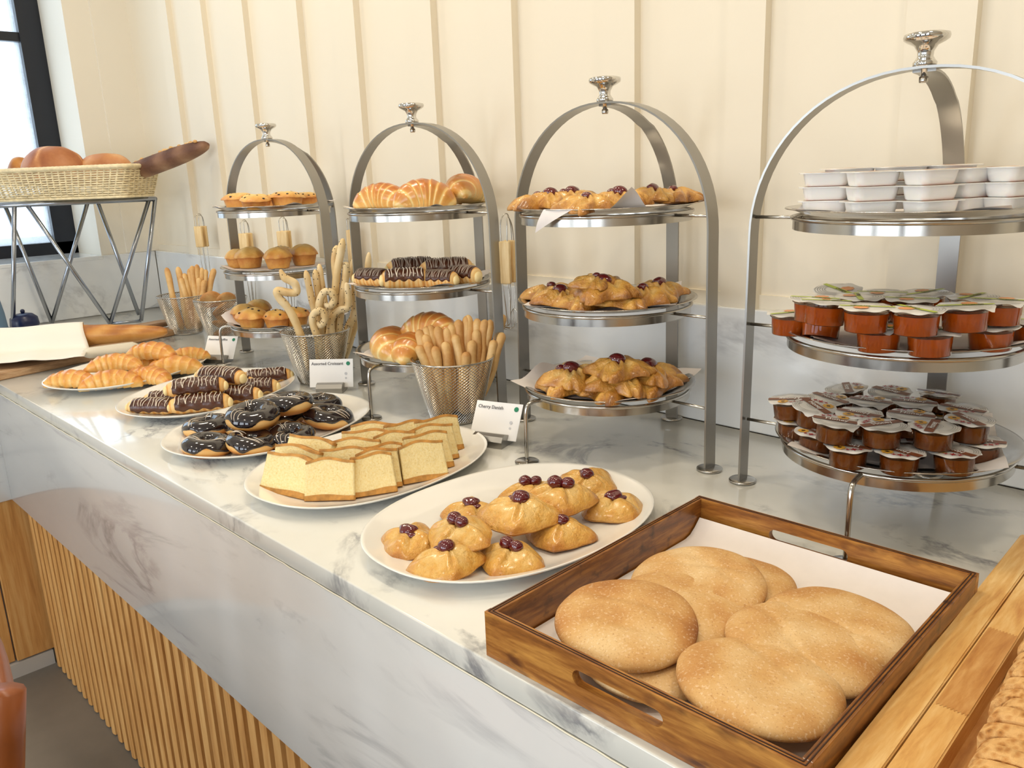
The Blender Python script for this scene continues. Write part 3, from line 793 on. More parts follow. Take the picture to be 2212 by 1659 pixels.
def make_stand():
    t = thing('tiered_stand', 'x', 'stand')
    L_ = leg_curve(-1, RAD); R_ = leg_curve(1, RAD)
    full = [(x, 0, z) for x, z in L_] + [(x, 0, z) for x, z in R_[::-1][1:]]
    ob('arch_bar', bar(full, .028, .0032, (0, 1, 0)), 'steel_brushed', t, True, angle=.5)
    ob('back_bar', bar([(0, x * .87, z - (.0034 if i > 15 else 0)) for i, (x, z) in enumerate(leg_curve(1, RAD))], .028, .0032, (1, 0, 0)), 'steel_brushed', t, True, angle=.5)
    ob('knob', revolve([(0, .598), (.004, .598), (.004, .606), (.014, .609), (.0145, .614), (.012, .617), (.0095, .621), (.0098, .627), (.014, .634), (.022, .638), (.0265, .641), (.0275, .6445), (.0265, .648), (.021, .6495), (.012, .6485), (0, .648)], 40), 'chrome', t)
    ob('bolt', revolve([(0, .590), (.005, .590), (.0055, .592), (.0055, .597), (.0035, .598), (.0035, .605)], 16), 'steel', t)
    for zt_ in TZ:
        g = G(); r = .148
        g.add(revolve([(r, zt_ - .004), (r + .0015, zt_ - .004), (r + .0015, zt_ - .018), (r, zt_ - .018), (r, zt_ - .004)], 96))
        pts = [((r + .002) * cos(2 * PI * i / 96), (r + .002) * sin(2 * PI * i / 96), zt_ - .0028) for i in range(96)]
        g.add(sweep(pts, .0030, 10, up=(0, 0, 1), closed=True))
        rg = ob('ring', g, 'steel', t, True, angle=.8)
        for sx, sy, R0 in ((-1, 0, RAD), (1, 0, RAD), (0, 1, RAD * .87)):
            ob('strut', sweep([(sx * (r - .001), sy * (r - .001), zt_ - .0065), (sx * (R0 - .001), sy * (R0 - .001), zt_ - .0065)], .0026, 8), 'wire_steel', t)
    for sx, sy in ((-RAD - .004, 0), (RAD + .004, 0), (0, RAD * .87 + .003)):
        ob('foot', revolve([(0, 0), (.020, 0), (.0215, .001), (.0215, .0035), (.020, .0045), (.004, .0048), (0, .0048)], 32), 'steel', t, loc=(sx, sy, .0002))
    return t
PROTO['stand'] = make_stand()
ROD = {'s4': (-.399, .961), 's3': (-.979, .975), 's2': (-1.428, .959), 's1': (-2.216, 1.005)}
SL = {'s4': 'rightmost silver three-tier stand holding butter tubs, orange jam and honey',
      's3': 'silver three-tier stand holding cherry pinwheel danishes, second from the right',
      's2': 'silver three-tier stand with glossy croissants and striped eclairs behind the breadsticks',
      's1': 'farthest silver three-tier stand, carrying raisin muffins'}
STO = {}
for k in ('s4', 's3', 's2', 's1'):
    x, y, a = STANDS[k]
    STO[k] = put('stand', (x, y, 0), rz(a), 1, SL[k], 'three-tier arched metal stands')
for k in ('s4', 's3', 's2', 's1'):
    x, y, a = STANDS[k]; o = STO[k]
    # each stand's thin front leg, bent out from the lowest ring
    fx, fy = ROD[k]; M_ = Matrix.Rotation(math.radians(-a), 3, 'Z'); l = M_ @ Vector((fx - x, fy - y, 0)); d = l.normalized()
    pts = smooth_path([tuple(d * .149) [:2] + (TZ[2] - .004,), tuple(d * (l.length - .014))[:2] + (TZ[2] - .004,), tuple(d * (l.length - .002))[:2] + (TZ[2] - .016,), (l.x, l.y, .05), (l.x, l.y, .003)], 6)
    ob('front_rod', sweep(pts, .0036, 10), 'steel', o)
    ob('foot', revolve([(0, 0), (.020, 0), (.0215, .001), (.0215, .0035), (.020, .0045), (.004, .0048), (0, .0048)], 32), 'steel', o, loc=(l.x, l.y, .0002))
def top_place(st, px, dep):
    """place on a top platter, seen almost edge-on: px gives the direction, dep the depth (-1 front, 1 back)"""
    x0, y0, _ = STANDS[st]; d = Vector((px - PP[0], 440 - PP[1], F_PX)); r = Vector((EX.dot(d), EY.dot(d), 0)).normalized()
    t_ = Vector((x0, y0, 0)).dot(r) + dep * .12; return r * t_
# round steel platters
def platter():
    prof = [(0, .0015), (.125, .0015), (.135, .003), (.146, .0075), (.155, .0098), (.160, .0100), (.1605, .0090), (.156, .0084), (.147, .0060), (.136, .0014), (.126, 0), (0, 0)]
    return revolve(prof, 96)
PROTO['platter'] = tag(ob('round_platter', platter(), 'steel'), 'x', 'platter', 'round steel platters in the tiered stands')
TIER = ['top', 'middle', 'bottom']
CONT = {'s4': ['white butter tubs', 'orange jam cups', 'honey cups'], 's3': ['cherry pinwheels near the arch', 'pinwheels piled three high', 'cherry pinwheels just above the worktop'],
        's2': ['glossy croissants', 'striped eclairs', 'croissants behind the breadsticks'], 's1': ['raisin muffins', 'plain domed muffins', 'muffins nearest the worktop']}
def paper(seed, s=.135, rise=.012, rot=0, folds=(), cut=.145):
    n = 34; v = []; f = []; rr_ = random.Random(seed)
    for i in range(n + 1):
        for j in range(n + 1):
            x = (i / n - .5) * 2 * s; y = (j / n - .5) * 2 * s; r = math.hypot(x, y)
            th = math.atan2(y, x)
            z = .0022
            if r > .122: z += (r - .122) * .25 + .0022 * sin(th * 11 + seed) * min(1, (r - .122) / .02)
            for (ca, up_, wd) in folds:
                d = abs(((th - ca + PI) % (2 * PI)) - PI)
                if d < wd and r > .118: z += up_ * (r - .118) * (cos(d / wd * PI) * .5 + .5)
            v.append((x, y, z))
    for i in range(n):
        for j in range(n): A = i * (n + 1) + j; f.append((A, A + n + 1, A + n + 2, A + 1))
    # hide the part of the sheet that hangs past cut radius except at its corners
    return v, f
for k in ('s4', 's3', 's2', 's1'):
    x, y, a = STANDS[k]
    for i, z in enumerate(TZ):
        put('platter', (x, y, z + .0006), rz(a + 7 * i), 1, 'round steel platter on the %s tier under the %s' % (TIER[i], CONT[k][i]))
PAP = {  # stand: per tier (half size, rotation deg, folds [(angle, lift, width)])
    's4': [(.122, 10, [(3.5, 1.2, .5)]), (.124, 30, [(3.3, .5, .6)]), (.128, 20, [(0.2, .6, .7), (3.3, .4, .5)])],
    's3': [(.118, 8, [(-.6, .55, .35)]), (.128, 32, []), (.128, 8, [(3.4, 2.2, .55)])],
    's2': [(.115, 20, []), (.122, 25, [(-1.2, .4, .5)]), (.126, 32, [])],
    's1': [(.125, 32, [(.7, 1.3, .5)]), (.115, 10, []), (.125, 8, [(3.6, 1.5, .6)])]}
for k in PAP:
    x, y, a = STANDS[k]
    for i, (s, ro, fo) in enumerate(PAP[k]):
        ra = math.radians(ro); fo2 = [(c_ - ra, u, w_) for c_, u, w_ in fo]
        o = ob('paper_liner', paper(i * 3 + len(k) + int(ro), s, 0, 0, fo2), 'paper', None, True, loc=(x, y, TZ[i] + .0012), rot=(0, 0, ra))
        tag(o, 'white paper sheet on the %s platter of the %s' % (TIER[i], {'s4': 'rightmost stand', 's3': 'cherry pinwheel stand', 's2': 'glossy croissant stand', 's1': 'muffin stand'}[k]), 'paper')
# a paper corner hanging over the front of the third stand's top platter
x, y, a = STANDS['s3']
FR = lambda px: (lambda q: Vector((x + (q.x - x) * (.1585 / math.hypot(q.x - x, q.y - y)), y + (q.y - y) * (.1585 / math.hypot(q.x - x, q.y - y)), TZ[0] + .0112)))(top_place('s3', px, -1.15))
ph = [FR(1146), FR(1245)]
q1 = ph[0]; q2 = ph[1]
v = []; f = []
qm = (q1 + q2) / 2; tipx = WX(1158, 503, 1, qm.y - .010)
for i in range(9):
    u = i / 8; e0 = q1.lerp(q2, u)
    for j in range(7):
        w_ = j / 6; p = e0.lerp(tipx, w_); out = -.004 * sin(w_ * PI)
        v.append((p.x, p.y + out - .002, p.z))
for i in range(8):
    for j in range(6): A = i * 7 + j; f.append((A, A + 7, A + 8, A + 1))
tag(ob('paper_flap', (v, f), 'paper'), 'pointed white paper corner hanging below the top cherry pinwheel platter', 'paper')

# ---- contents of stand three
PG = 'cherry pinwheel danishes on the third stand'
GST = {'cherry pinwheel danishes on the third stand': 's3', 'glossy banded croissants on the second stand': 's2', 'drizzled chocolate eclairs on the second stand': 's2', 'muffins on the farthest stand': 's1'}
def tier_put(keyf, tier, lst, group, dz=0.0, ks=1.0):
    base = TZ[tier] + .0045
    for it in lst:
        k, px, py, up, rot, s, tx, ty, l = it
        z = base + up
        if tier == 0: p = top_place(GST[group.split('|')[0]] if group in GST else 's3', px, py)
        else: p = W(px, py, z + .010 * ks)
        sx_, sy_, _a = STANDS[GST.get(group, 's3')]; q_ = Vector((p.x - sx_, p.y - sy_)); lim = .098 if group.startswith('cherry') and tier else .118
        if q_.length > lim: q_ = q_ * (lim / q_.length); p = Vector((sx_ + q_.x, sy_ + q_.y, 0))
        put(keyf % k, (p.x, p.y, z), (tx, ty, math.radians(rot)), s, l, group)
tier_put('pin%d', 0, [
    (1, 1160, 0.0, 0, 10, 1.0, 0, -.05, 'flat pinwheel danish overhanging the left rim of the top platter'),
    (0, 1190, -.1, .004, 50, .95, .05, 0, 'pinwheel danish with a tall round cherry at the left of the top platter'),
    (3, 1268, -.85, 0, 25, .95, .12, 0, 'plain-fronted pinwheel danish at the front rim of the top platter'),
    (2, 1236, .35, .004, 70, .95, -.05, 0, 'pinwheel danish behind with a wide glossy cherry smear, top platter'),
    (2, 1338, -.4, .003, 15, .95, .08, 0, 'pinwheel danish with two stacked cherries in the middle of the top platter'),
    (0, 1408, 0, .006, 80, .9, 0, .1, 'pinwheel danish half covered by the upturned paper, top platter'),
    (1, 1458, .2, .003, 40, .95, 0, 0, 'pinwheel danish poking out at the right end of the top platter')], PG)
tier_put('pin%d', 1, [
    (1, 1168, 636, .002, 20, 1.0, 0, -.05, 'smooth pinwheel danish at the left rim of the middle platter'),
    (0, 1200, 645, .003, 60, .95, .1, 0, 'pinwheel danish with a wrinkled dark cherry, left front of the middle platter'),
    (1, 1262, 652, 0, 35, .9, .05, 0, 'pinwheel danish at the front of the middle platter beside the paper'),
    (2, 1300, 640, .018, 10, 1.1, .12, 0, 'large pinwheel danish in the centre of the middle platter, one cherry'),
    (1, 1345, 652, .002, 75, .95, .05, .1, 'pinwheel danish with a long flaky tail in the middle platter'),
    (3, 1275, 618, .036, 45, .75, .05, 0, 'small pale knot danish on the very top of the middle pile'),
    (3, 1425, 648, .004, 15, 1.05, .1, 0, 'pale round pinwheel danish at the right front of the middle platter'),
    (0, 1440, 630, .008, 60, .95, 0, .05, 'pinwheel danish leaning at the back right of the middle platter')], PG)
tier_put('pin%d', 2, [
    (0, 1200, 838, .002, 15, 1.1, .05, -.05, 'pinwheel danish with a long left point on the bottom platter'),
    (2, 1222, 818, .018, 50, 1.05, .1, -.05, 'pinwheel danish bearing the largest cherries, left of the bottom pile'),
    (1, 1325, 850, 0, 30, 1.05, .08, 0, 'broad pinwheel danish lying at the front of the bottom platter'),
    (0, 1342, 838, .014, 70, 1.15, .12, 0, 'pinwheel danish with two cherries just behind the broad front one'),
    (3, 1290, 830, .006, 10, 1.0, 0, 0, 'pinwheel danish wedged low in the middle of the bottom pile'),
    (0, 1335, 802, .034, 25, 1.1, 0, 0, 'topmost pinwheel danish crowned with a single cherry, bottom platter'),
    (2, 1420, 816, .020, 60, 1.1, .05, .1, 'pinwheel danish with a round red cherry at the right of the bottom pile'),
    (0, 1448, 842, .004, 40, 1.2, .12, -.1, 'pinwheel danish reaching past the right rim of the bottom platter')], PG)

# ---- contents of stand two
RG = 'glossy banded croissants on the second stand'
tier_put('roll%d', 0, [
    (0, 826, -.1, 0, 30, 1.05, 0, 0, 'glossy croissant at the left end of the top platter, second stand'),
    (1, 870, .3, 0, 70, .85, 0, 0, 'small glossy croissant squeezed behind the front pale one, top platter'),
    (1, 915, -.65, 0, 60, 1.15, .1, 0, 'pale-fronted glossy croissant in the middle of the top platter'),
    (0, 958, .5, 0, 30, .9, 0, 0, 'glossy croissant almost hidden behind its neighbours on the top platter'),
    (1, 1003, -.1, .006, 120, 1.15, 0, .15, 'tall brown glossy croissant at the right end of the top platter')], RG, ks=1.5)
tier_put('ecl%d', 1, [
    (0, 806, 602, 0, 20, .85, 0, 0, 'eclair cut open at the left end of the eclair platter'),
    (1, 876, 606, 0, 52, .95, 0, 0, 'dark brown eclair with thick white drips at the front of the platter'),
    (0, 890, 588, .004, 60, 1.1, 0, 0, 'finely striped eclair behind the dark brown one'),
    (0, 965, 590, .006, 55, 1.1, 0, 0, 'finely striped eclair at the back right of the platter'),
    (0, 957, 606, 0, 25, .8, 0, 0, 'short eclair with cream tip half behind the white paper'),
    (0, 1022, 599, 0, 15, .9, 0, 0, 'striped eclair at the right end of the eclair platter')], 'drizzled chocolate eclairs on the second stand', ks=1.5)
tier_put('roll%d', 2, [
    (0, 845, 756, .0, 130, 1.25, 0, 0, 'big glossy croissant at the left of the lowest platter, second stand'),
    (1, 889, 766, .0, 100, 1.15, 0, 0, 'glossy croissant half behind the breadstick basket rim'),
    (0, 930, 742, .0, 30, 1.2, 0, 0, 'glossy croissant under the raised one behind the breadsticks'),
    (1, 932, 722, .034, 20, 1.2, 0, 0, 'dark glossy croissant seen just above the breadsticks')], RG, ks=1.5)

# ---- muffins
def muffin(seed, dome=.026, raisins=6, r0=.027, r1=.036, h=.03):
    t = thing('muffin', 'x', 'muffin')
    n = 48
    prof = [(0, 0), (r0 * .96, 0), (r0, .001)] + [(r0 + (r1 - r0) * i / 6, .001 + h * i / 6) for i in range(1, 7)]
    v, f = revolve(prof, n, lambda a: 1 + .012 * sin(16 * a))
    b1 = [.42 + .25 * (p[2] / h) for p in v]
    ob('muffin_base', (v, f, b1), 'dough_muffin', t)
    def outl(th): return (r1 + .004) * (1 + .05 * sin(2 * th + seed) + .03 * sin(5 * th + seed * 3))
    def top(rho, th): return h - .002 + dome * max(0, 1 - rho ** 2.2) ** .7 + .0025 * sin(3 * th + seed) * rho * (1 - rho) * 2
    def bot(rho, th): return h - .004 + .002 * rho
    def bk(rho, th, tp): return .12 + .42 * rho ** 2 + .18 * nz((cos(th) * rho, sin(th) * rho, 0), 2.5, seed)
    ob('muffin_top', blob(outl, top, bot, 56, 14, 4, .0022, 45, seed, bk), 'dough_muffin', t)
    rr_ = random.Random(int(seed * 10) + 3)
    for i in range(raisins):
        th = rr_.uniform(0, 2 * PI); rho = rr_.uniform(.15, .97); r = outl(th) * rho
        ob('raisin', ball(.0032, 1.2, 1, .8, 10, 6, .2, 100, i, (r * cos(th), r * sin(th), top(rho, th) - .0006)), 'raisin', t)
    return t
PROTO['muf0'] = muffin(.3, .016, 9, .034, .040, .024); PROTO['muf1'] = muffin(1.7, .027, 0, .028, .036, .031); PROTO['muf2'] = muffin(2.9, .024, 8, .028, .037, .029)
MG = 'muffins on the farthest stand'
tier_put('muf%d', 0, [
    (0, 519, 0, 0, 10, 1.05, 0, 0, 'raisin muffin at the left end of the farthest stand top platter'),
    (0, 553, -.85, 0, 80, .95, .1, 0, 'low raisin muffin in front on the left half of the top muffin platter'),
    (0, 592, .2, 0, 130, .85, 0, 0, 'raisin muffin peeping between two front muffins, top platter'),
    (0, 620, -.7, 0, 200, 1.05, .05, 0, 'raisin muffin in front on the right half of the top muffin platter'),
    (0, 660, .1, 0, 250, .9, 0, 0, 'raisin muffin behind the arch bar at the right of the top platter')], MG, ks=1.5)
tier_put('muf%d', 1, [
    (1, 505, 566, 0, 10, .9, 0, 0, 'domed muffin at the left rim of the middle muffin platter'),
    (1, 540, 566, 0, 60, 1.0, 0, 0, 'tallest domed muffin at the front left of the middle platter'),
    (1, 601, 567, 0, 120, 1.0, 0, 0, 'domed muffin at the front centre of the middle muffin platter'),
    (2, 610, 552, 0, 10, .9, 0, 0, 'muffin showing only its grey-brown cap in the back of the middle platter'),
    (1, 657, 560, 0, 200, 1.0, 0, 0, 'wide brown-edged muffin at the right of the middle platter')], MG, ks=1.5)
tier_put('muf%d', 2, [
    (1, 512, 684, 0, 40, .9, 0, 0, 'ragged-topped muffin at the left rim of the lowest muffin platter'),
    (2, 539, 696, 0, 80, 1.05, .05, 0, 'golden muffin with one raisin at the front of the lowest platter'),
    (2, 595, 698, 0, 170, .95, .05, 0, 'raisin-studded muffin at the right front of the lowest platter'),
    (1, 560, 676, 0, 200, .95, 0, 0, 'muffin at the back of the lowest muffin platter'),
    (2, 640, 690, 0, 220, .95, 0, 0, 'muffin half hidden by the seeded breadsticks, lowest platter')], MG, ks=1.5)

# ---- contents of stand four: portion cups and butter tubs
def star(r, n, cx, cy, z, r2=.4):
    v = [(cx, cy, z)] + [(cx + (r if i % 2 == 0 else r * r2) * cos(PI * i / n), cy + (r if i % 2 == 0 else r * r2) * sin(PI * i / n), z) for i in range(2 * n)]
    return v, [(0, 1 + i, 1 + (i + 1) % (2 * n)) for i in range(2 * n)]
def arc(r, a0, a1, w_, z, n=20):
    v = []; f = []
    for i in range(n + 1):
        a = a0 + (a1 - a0) * i / n
        v += [((r - w_) * cos(a), (r - w_) * sin(a), z), (r * cos(a), r * sin(a), z)]
    return v, [(2 * i, 2 * i + 1, 2 * i + 3, 2 * i + 2) for i in range(n)]
def strip(x0, x1, y0, y1, z, R):
    """band across a lid, clipped to radius R"""
    n = 10; v = []; f = []
    for i in range(n + 1):
        y = y0 + (y1 - y0) * i / n; hw = math.sqrt(max(0, R * R - y * y))
        v += [(max(x0, -hw), y, z), (min(x1, hw), y, z)]
    return v, [(2 * i, 2 * i + 1, 2 * i + 3, 2 * i + 2) for i in range(n)]
HT = text_geo('Honey', .0105, .0002); OT = text_geo('Orange', .0075, .0002)
def cup(kind, seed, R=.0255, h=.0265, wav=.035):
    t = thing('jam_cup' if kind == 'o' else 'honey_cup', 'x', 'jam cup' if kind == 'o' else 'honey cup')
    rb = R * .86; fill = h * .78
    ob('filling', revolve([(0, .0012), (rb - .0006, .0006), (rb + (R - .0022 - rb) * .95 - .0006, fill), (rb * .5, fill + .0003), (0, fill + .0003)], 32), 'jam_orange' if kind == 'o' else 'honey_amber', t, angle=.6)
    ob('cup_wall', revolve([(0, 0), (rb, 0), (rb + .0004, .0006), (R - .0022, h * .84), (R, h * .86), (R, h - .0006), (R + .002, h - .0004), (R + .002, h), (R - .0006, h), (R - .0008, h * .88), (R - .003, h * .84), (rb - .0004, .0010), (0, .0010)], 36), 'clear_plastic', t, angle=.6)
    Rl = R + .0045
    v = [(0, 0, h + .0004)]; f = []; n = 60
    for rr in (.5, .9, 1.0):
        for i in range(n):
            a = 2 * PI * i / n; w_ = 1 + (wav * .5 * sin(9 * a + seed) if rr == 1 else 0); tab = .16 * math.exp(-((a - 5.4) / .17) ** 2) if rr == 1 else 0
            q = Rl * rr * (w_ + tab); v.append((q * cos(a), q * sin(a), h + .0004 - (.0009 * (1 + sin(7 * a + seed)) + .003 * tab * 6 if rr == 1 else 0) + .0003 * sin(3 * a + seed)))
    for i in range(n): f.append((0, 1 + i, 1 + (i + 1) % n))
    for q in (0, 1):
        for i in range(n): A = 1 + q * n + i; B = 1 + q * n + (i + 1) % n; f.append((A, A + n, B + n, B))
    lid = ob('lid', (v, f), 'foil_lid', t)
    g = G(); z0 = h + .0011
    if kind == 'h':
        for q in range(4): g.add(arc(Rl * (.97 - .085 * q), 3.5, 5.9, .0006, z0), 0)
        for q in range(3): g.add(arc(Rl * (.35 - .085 * q), 0, 6.28, .0004, z0, 16), 0)
        g.add(strip(-1, 1, -.0035, .0075, z0 + .0001, Rl * .97), 1)
        g.add(star(.0085, 9, .007, .0165, z0 + .0002, .75), 2); g.add(star(.0035, 6, .007, .0165, z0 + .0004, .6), 5)
        g.add(star(.0062, 6, -.0105, .0165, z0 + .0003, .35), 3); g.add(star(.0048, 6, -.0175, .0125, z0 + .0004, .35), 3); g.add(star(.0040, 6, -.004, .0205, z0 + .0004, .35), 3)
        g.add(([(x - .014, y - .0015, z0 + .0006) for x, y, z in HT[0]], HT[1]), 4)
        mats = ['lid_grey', 'lid_brown', 'lid_yellow', 'lid_red', 'lid_white', 'lid_dark']
    else:
        for q in range(5): g.add(arc(Rl * (.95 - .10 * q), 3.3, 5.6, .0007, z0), 0)
        g.add(star(.0095, 8, .006, .010, z0, .85), 1)
        g.add(strip(-1, 1, -.003, .0035, z0 + .0002, Rl * .97), 2)
        g.add(([(x - .004, y - .0022, z0 + .0004) for x, y, z in OT[0]], OT[1]), 3)
        mats = ['lid_grey', 'lid_orange', 'lid_green', 'lid_dark']
    ob('lid_print', g, mats, lid, False)
    return t
PROTO['ch0'] = cup('h', 0); PROTO['ch1'] = cup('h', 2.2); PROTO['co0'] = cup('o', .7, .0270, .0285); PROTO['co1'] = cup('o', 3.1, .0270, .0285)
def cups(pre, tier, h, rows, group, sup):
    base = TZ[tier] + .0045; i = 0; placed = []
    for lay, dz, lst in rows:
        for px, py, rot, tx, ty, l in lst:
            p = W(px, py, base + dz + h)
            put('%s%d' % (pre, i % 2), (p.x, p.y, base + dz), (tx, ty, math.radians(rot)), 1, l, group); i += 1
            placed.append((p.x, p.y, lay))
    # cups of the lower layer that carry the upper ones
    low = [(x_, y_) for x_, y_, l_ in placed if l_ == 0]
    cx, cy, _ = STANDS['s4']
    d_ = .0575
    for (x_, y_, l_) in placed:
        if l_ == 1 and math.hypot(x_ - cx, y_ - cy) < .125 and all(math.hypot(x_ - a, y_ - b2) > d_ for a, b2 in low):
            low.append((x_, y_)); put('%s%d' % (pre, i % 2), (x_, y_, base), rz(40 * i), 1, sup, group + ', lower layer'); i += 1
cups('ch', 2, .0265, [
    (0, 0, [
        (1718, 905, 200, 0, 0, 'lower honey cup at the far left edge of the honey platter'),
        (1765, 932, 150, 0, 0, 'lower honey cup second from the left, brown lid facing the front'),
        (1833, 962, 190, .0, 0, 'lower honey cup with a curled lid edge hanging in front'),
        (1944, 974, 170, 0, 0, 'lower honey cup in the centre of the front rim, scalloped lid'),
        (2064, 975, 160, 0, .05, 'lower honey cup at the right of the front rim with a bent white tab'),
        (2118, 952, 200, 0, 0, 'lower honey cup at the far right of the front row')]),
    (1, .0285, [
        (1803, 909, 20, 0, .08, 'upper honey cup at the front left of the raised layer'),
        (1906, 917, 60, 0, 0, 'upper honey cup at the front centre of the raised layer'),
        (2018, 921, 100, 0, 0, 'upper honey cup at the front right with a shiny glare on its lid'),
        (2095, 906, 140, 0, 0, 'upper honey cup at the right end of the raised front row'),
        (1757, 876, 330, .0, .12, 'upper honey cup tilted to the left with cloudy honey'),
        (1856, 892, 180, 0, 0, 'upper honey cup in the second row, print upside down beside the tilted one'),
        (1968, 896, 10, 0, 0, 'upper honey cup in the centre of the second raised row'),
        (2080, 882, 175, 0, 0, 'upper honey cup at the right end of the second raised row'),
        (1880, 866, 5, 0, 0, 'upper honey cup in the third row, left of centre'),
        (1975, 869, 15, 0, 0, 'upper honey cup in the third row, right of centre'),
        (1790, 860, 345, .0, .05, 'upper honey cup in the third row at the left'),
        (1710, 862, 200, 0, .1, 'upper honey cup at the extreme left of the raised layer'),
        (1834, 838, 300, .15, 0, 'upper honey cup at the back left with Honey running downhill'),
        (1925, 845, 345, .1, 0, 'upper honey cup at the back centre with upright Honey lettering'),
        (2026, 849, 180, .12, 0, 'upper honey cup alone at the back right, upside-down lettering')])],
    'honey cups on the bottom platter of the rightmost stand', 'honey cup concealed beneath the upper honey cups, only slivers visible')
cups('co', 1, .0285, [
    (0, 0, [
        (1708, 676, 60, 0, 0, 'lower jam cup at the far left edge of the jam platter'),
        (1772, 684, 100, .0, .32, 'jam cup tipped towards the right at the left front of the jam platter'),
        (1900, 707, 0, 0, -.04, 'lower jam cup left of centre at the front rim'),
        (2012, 714, 40, 0, -.04, 'lower jam cup at the centre of the front rim'),
        (2143, 702, 80, 0, -.05, 'lower jam cup at the right of the front rim, cream lid edge'),
        (2235, 692, 20, 0, 0, 'lower jam cup cut off by the right edge of the photo'),
        (2180, 682, 300, -.12, .1, 'lower jam cup with a sloping lid behind the right front one')]),
    (1, .0305, [
        (1782, 650, 40, 0, .06, 'upper jam cup at the left end of the raised front row'),
        (1873, 663, 200, 0, 0, 'upper jam cup second in the raised front row'),
        (1981, 668, 150, 0, 0, 'upper jam cup third in the raised front row'),
        (2088, 660, 30, 0, -.04, 'upper jam cup fourth in the raised front row with a lifted foil tab'),
        (1760, 644, 10, 0, 0, 'upper jam cup at the back left behind the front row'),
        (1855, 641, 120, 0, 0, 'upper jam cup in the second raised row, green stripe across'),
        (1970, 645, 200, 0, 0, 'upper jam cup in the middle of the second raised row'),
        (2160, 648, 10, 0, 0, 'upper jam cup at the right with the Orange lettering'),
        (1812, 624, 330, .12, .1, 'jam cup raised at the back left of the jam platter'),
        (1906, 632, 200, 0, 0, 'jam cup at the back centre with a grey lid'),
        (1998, 632, 60, 0, -.06, 'jam cup at the back right with a torn shiny lid corner'),
        (2100, 640, 80, 0, 0, 'jam cup at the back far right, orange print up')])],
    'orange jam cups on the middle platter of the rightmost stand', 'jam cup concealed beneath the upper jam cups, only slivers visible')
def rrect(w_, d_, r, n=6):
    pts = []
    for sx, sy, a0 in ((1, 1, 0), (-1, 1, PI / 2), (-1, -1, PI), (1, -1, 1.5 * PI)):
        for i in range(n + 1):
            a = a0 + PI / 2 * i / n; pts.append((sx * (w_ / 2 - r) + r * cos(a), sy * (d_ / 2 - r) + r * sin(a)))
    return pts
def tub_geo(w_=.056, d_=.040, h=.0165):
    secs = [(w_ * .84, d_ * .78, .008, .0), (w_ * .90, d_ * .86, .009, .0018), (w_ * .95, d_ * .93, .010, h * .5), (w_, d_, .011, h - .0008), (w_ + .010, d_ + .009, .009, h - .0006), (w_ + .010, d_ + .009, .009, h)]
    v = []; f = []
    for a, b2, r, z in secs: v += [(x_, y_, z) for x_, y_ in rrect(a, b2, r)]
    n = 28
    for i in range(len(secs) - 1):
        for k in range(n): f.append((i * n + k, i * n + (k + 1) % n, (i + 1) * n + (k + 1) % n, (i + 1) * n + k))
    f.append(tuple(range(n - 1, -1, -1))); f.append(tuple(range((len(secs) - 1) * n, len(secs) * n)))
    return v, f
t = thing('butter_tub', 'x', 'butter tub'); ob('tub', tub_geo(), 'tub_white', t, True, angle=.7)
o = ob('film_lid', ([(x_, y_, z) for z in (.0166, .0170) for x_, y_ in rrect(.066, .049, .009)], [tuple(range(27, -1, -1)), tuple(range(28, 56))] + [(k, (k + 1) % 28, 28 + (k + 1) % 28, 28 + k) for k in range(28)]), 'tub_film', t, False)
g = G().add(strip(-.026, .026, -.018, -.013, .0173, .05)).add(strip(-.026, .026, .013, .018, .0173, .05)).add(star(.008, 7, 0, 0, .0173, .7))
ob('lid_print', g, 'tub_print', o, False)
PROTO['tub'] = t
base = TZ[0] + .0045
def yaw_from(px1, px2, py, z):
    A = W(px1, py, z); B = W(px2, py, z); return math.atan2(B.y - A.y, B.x - A.x)
STK = [(1782, .080, 25, 3, 'leftmost butter stack'), (1882, .060, 44, 3, 'second butter stack from the left'), (2010, .055, 60, 3, 'third butter stack from the left'),
       (2088, .130, 70, 3, 'half-hidden butter stack behind the third one'), (2182, .085, 68, 3, 'rightmost butter stack'), (1835, .150, 45, 3, 'back left butter stack with an orange-printed lid'), (1945, .170, 40, 3, 'back centre butter stack with an orange-printed lid'), (2050, .19, 50, 3, 'back right butter stack with an orange-printed lid')]
cx, cy, _ = STANDS['s4']
for px, dep, yw, n, nm in STK:
    d = Vector((px - PP[0], 430 - PP[1], F_PX)); r = Vector((EX.dot(d), EY.dot(d), EZ.dot(d))); r /= math.hypot(r.x, r.y)
    # distance along the ray measured from where it enters the platter
    D0 = None
    for q in range(400):
        D_ = .6 + q * .005
        if math.hypot(r.x * D_ - cx, r.y * D_ - cy) < .150: D0 = D_; break
    if D0 is None: D0 = 1.2
    px_, py_ = r.x * (D0 + dep * .62), r.y * (D0 + dep * .62)
    for j in range(n):
        put('tub', (px_ + .0012 * j * ((px % 5) - 2) * .5, py_, base + .0175 * j + (.004 if dep > .14 else 0)), rz(yw + 2 * j), 1, '%s white butter tub of the %s' % (['lowest', 'middle', 'topmost'][j], nm), 'white butter tubs on the top platter of the rightmost stand')

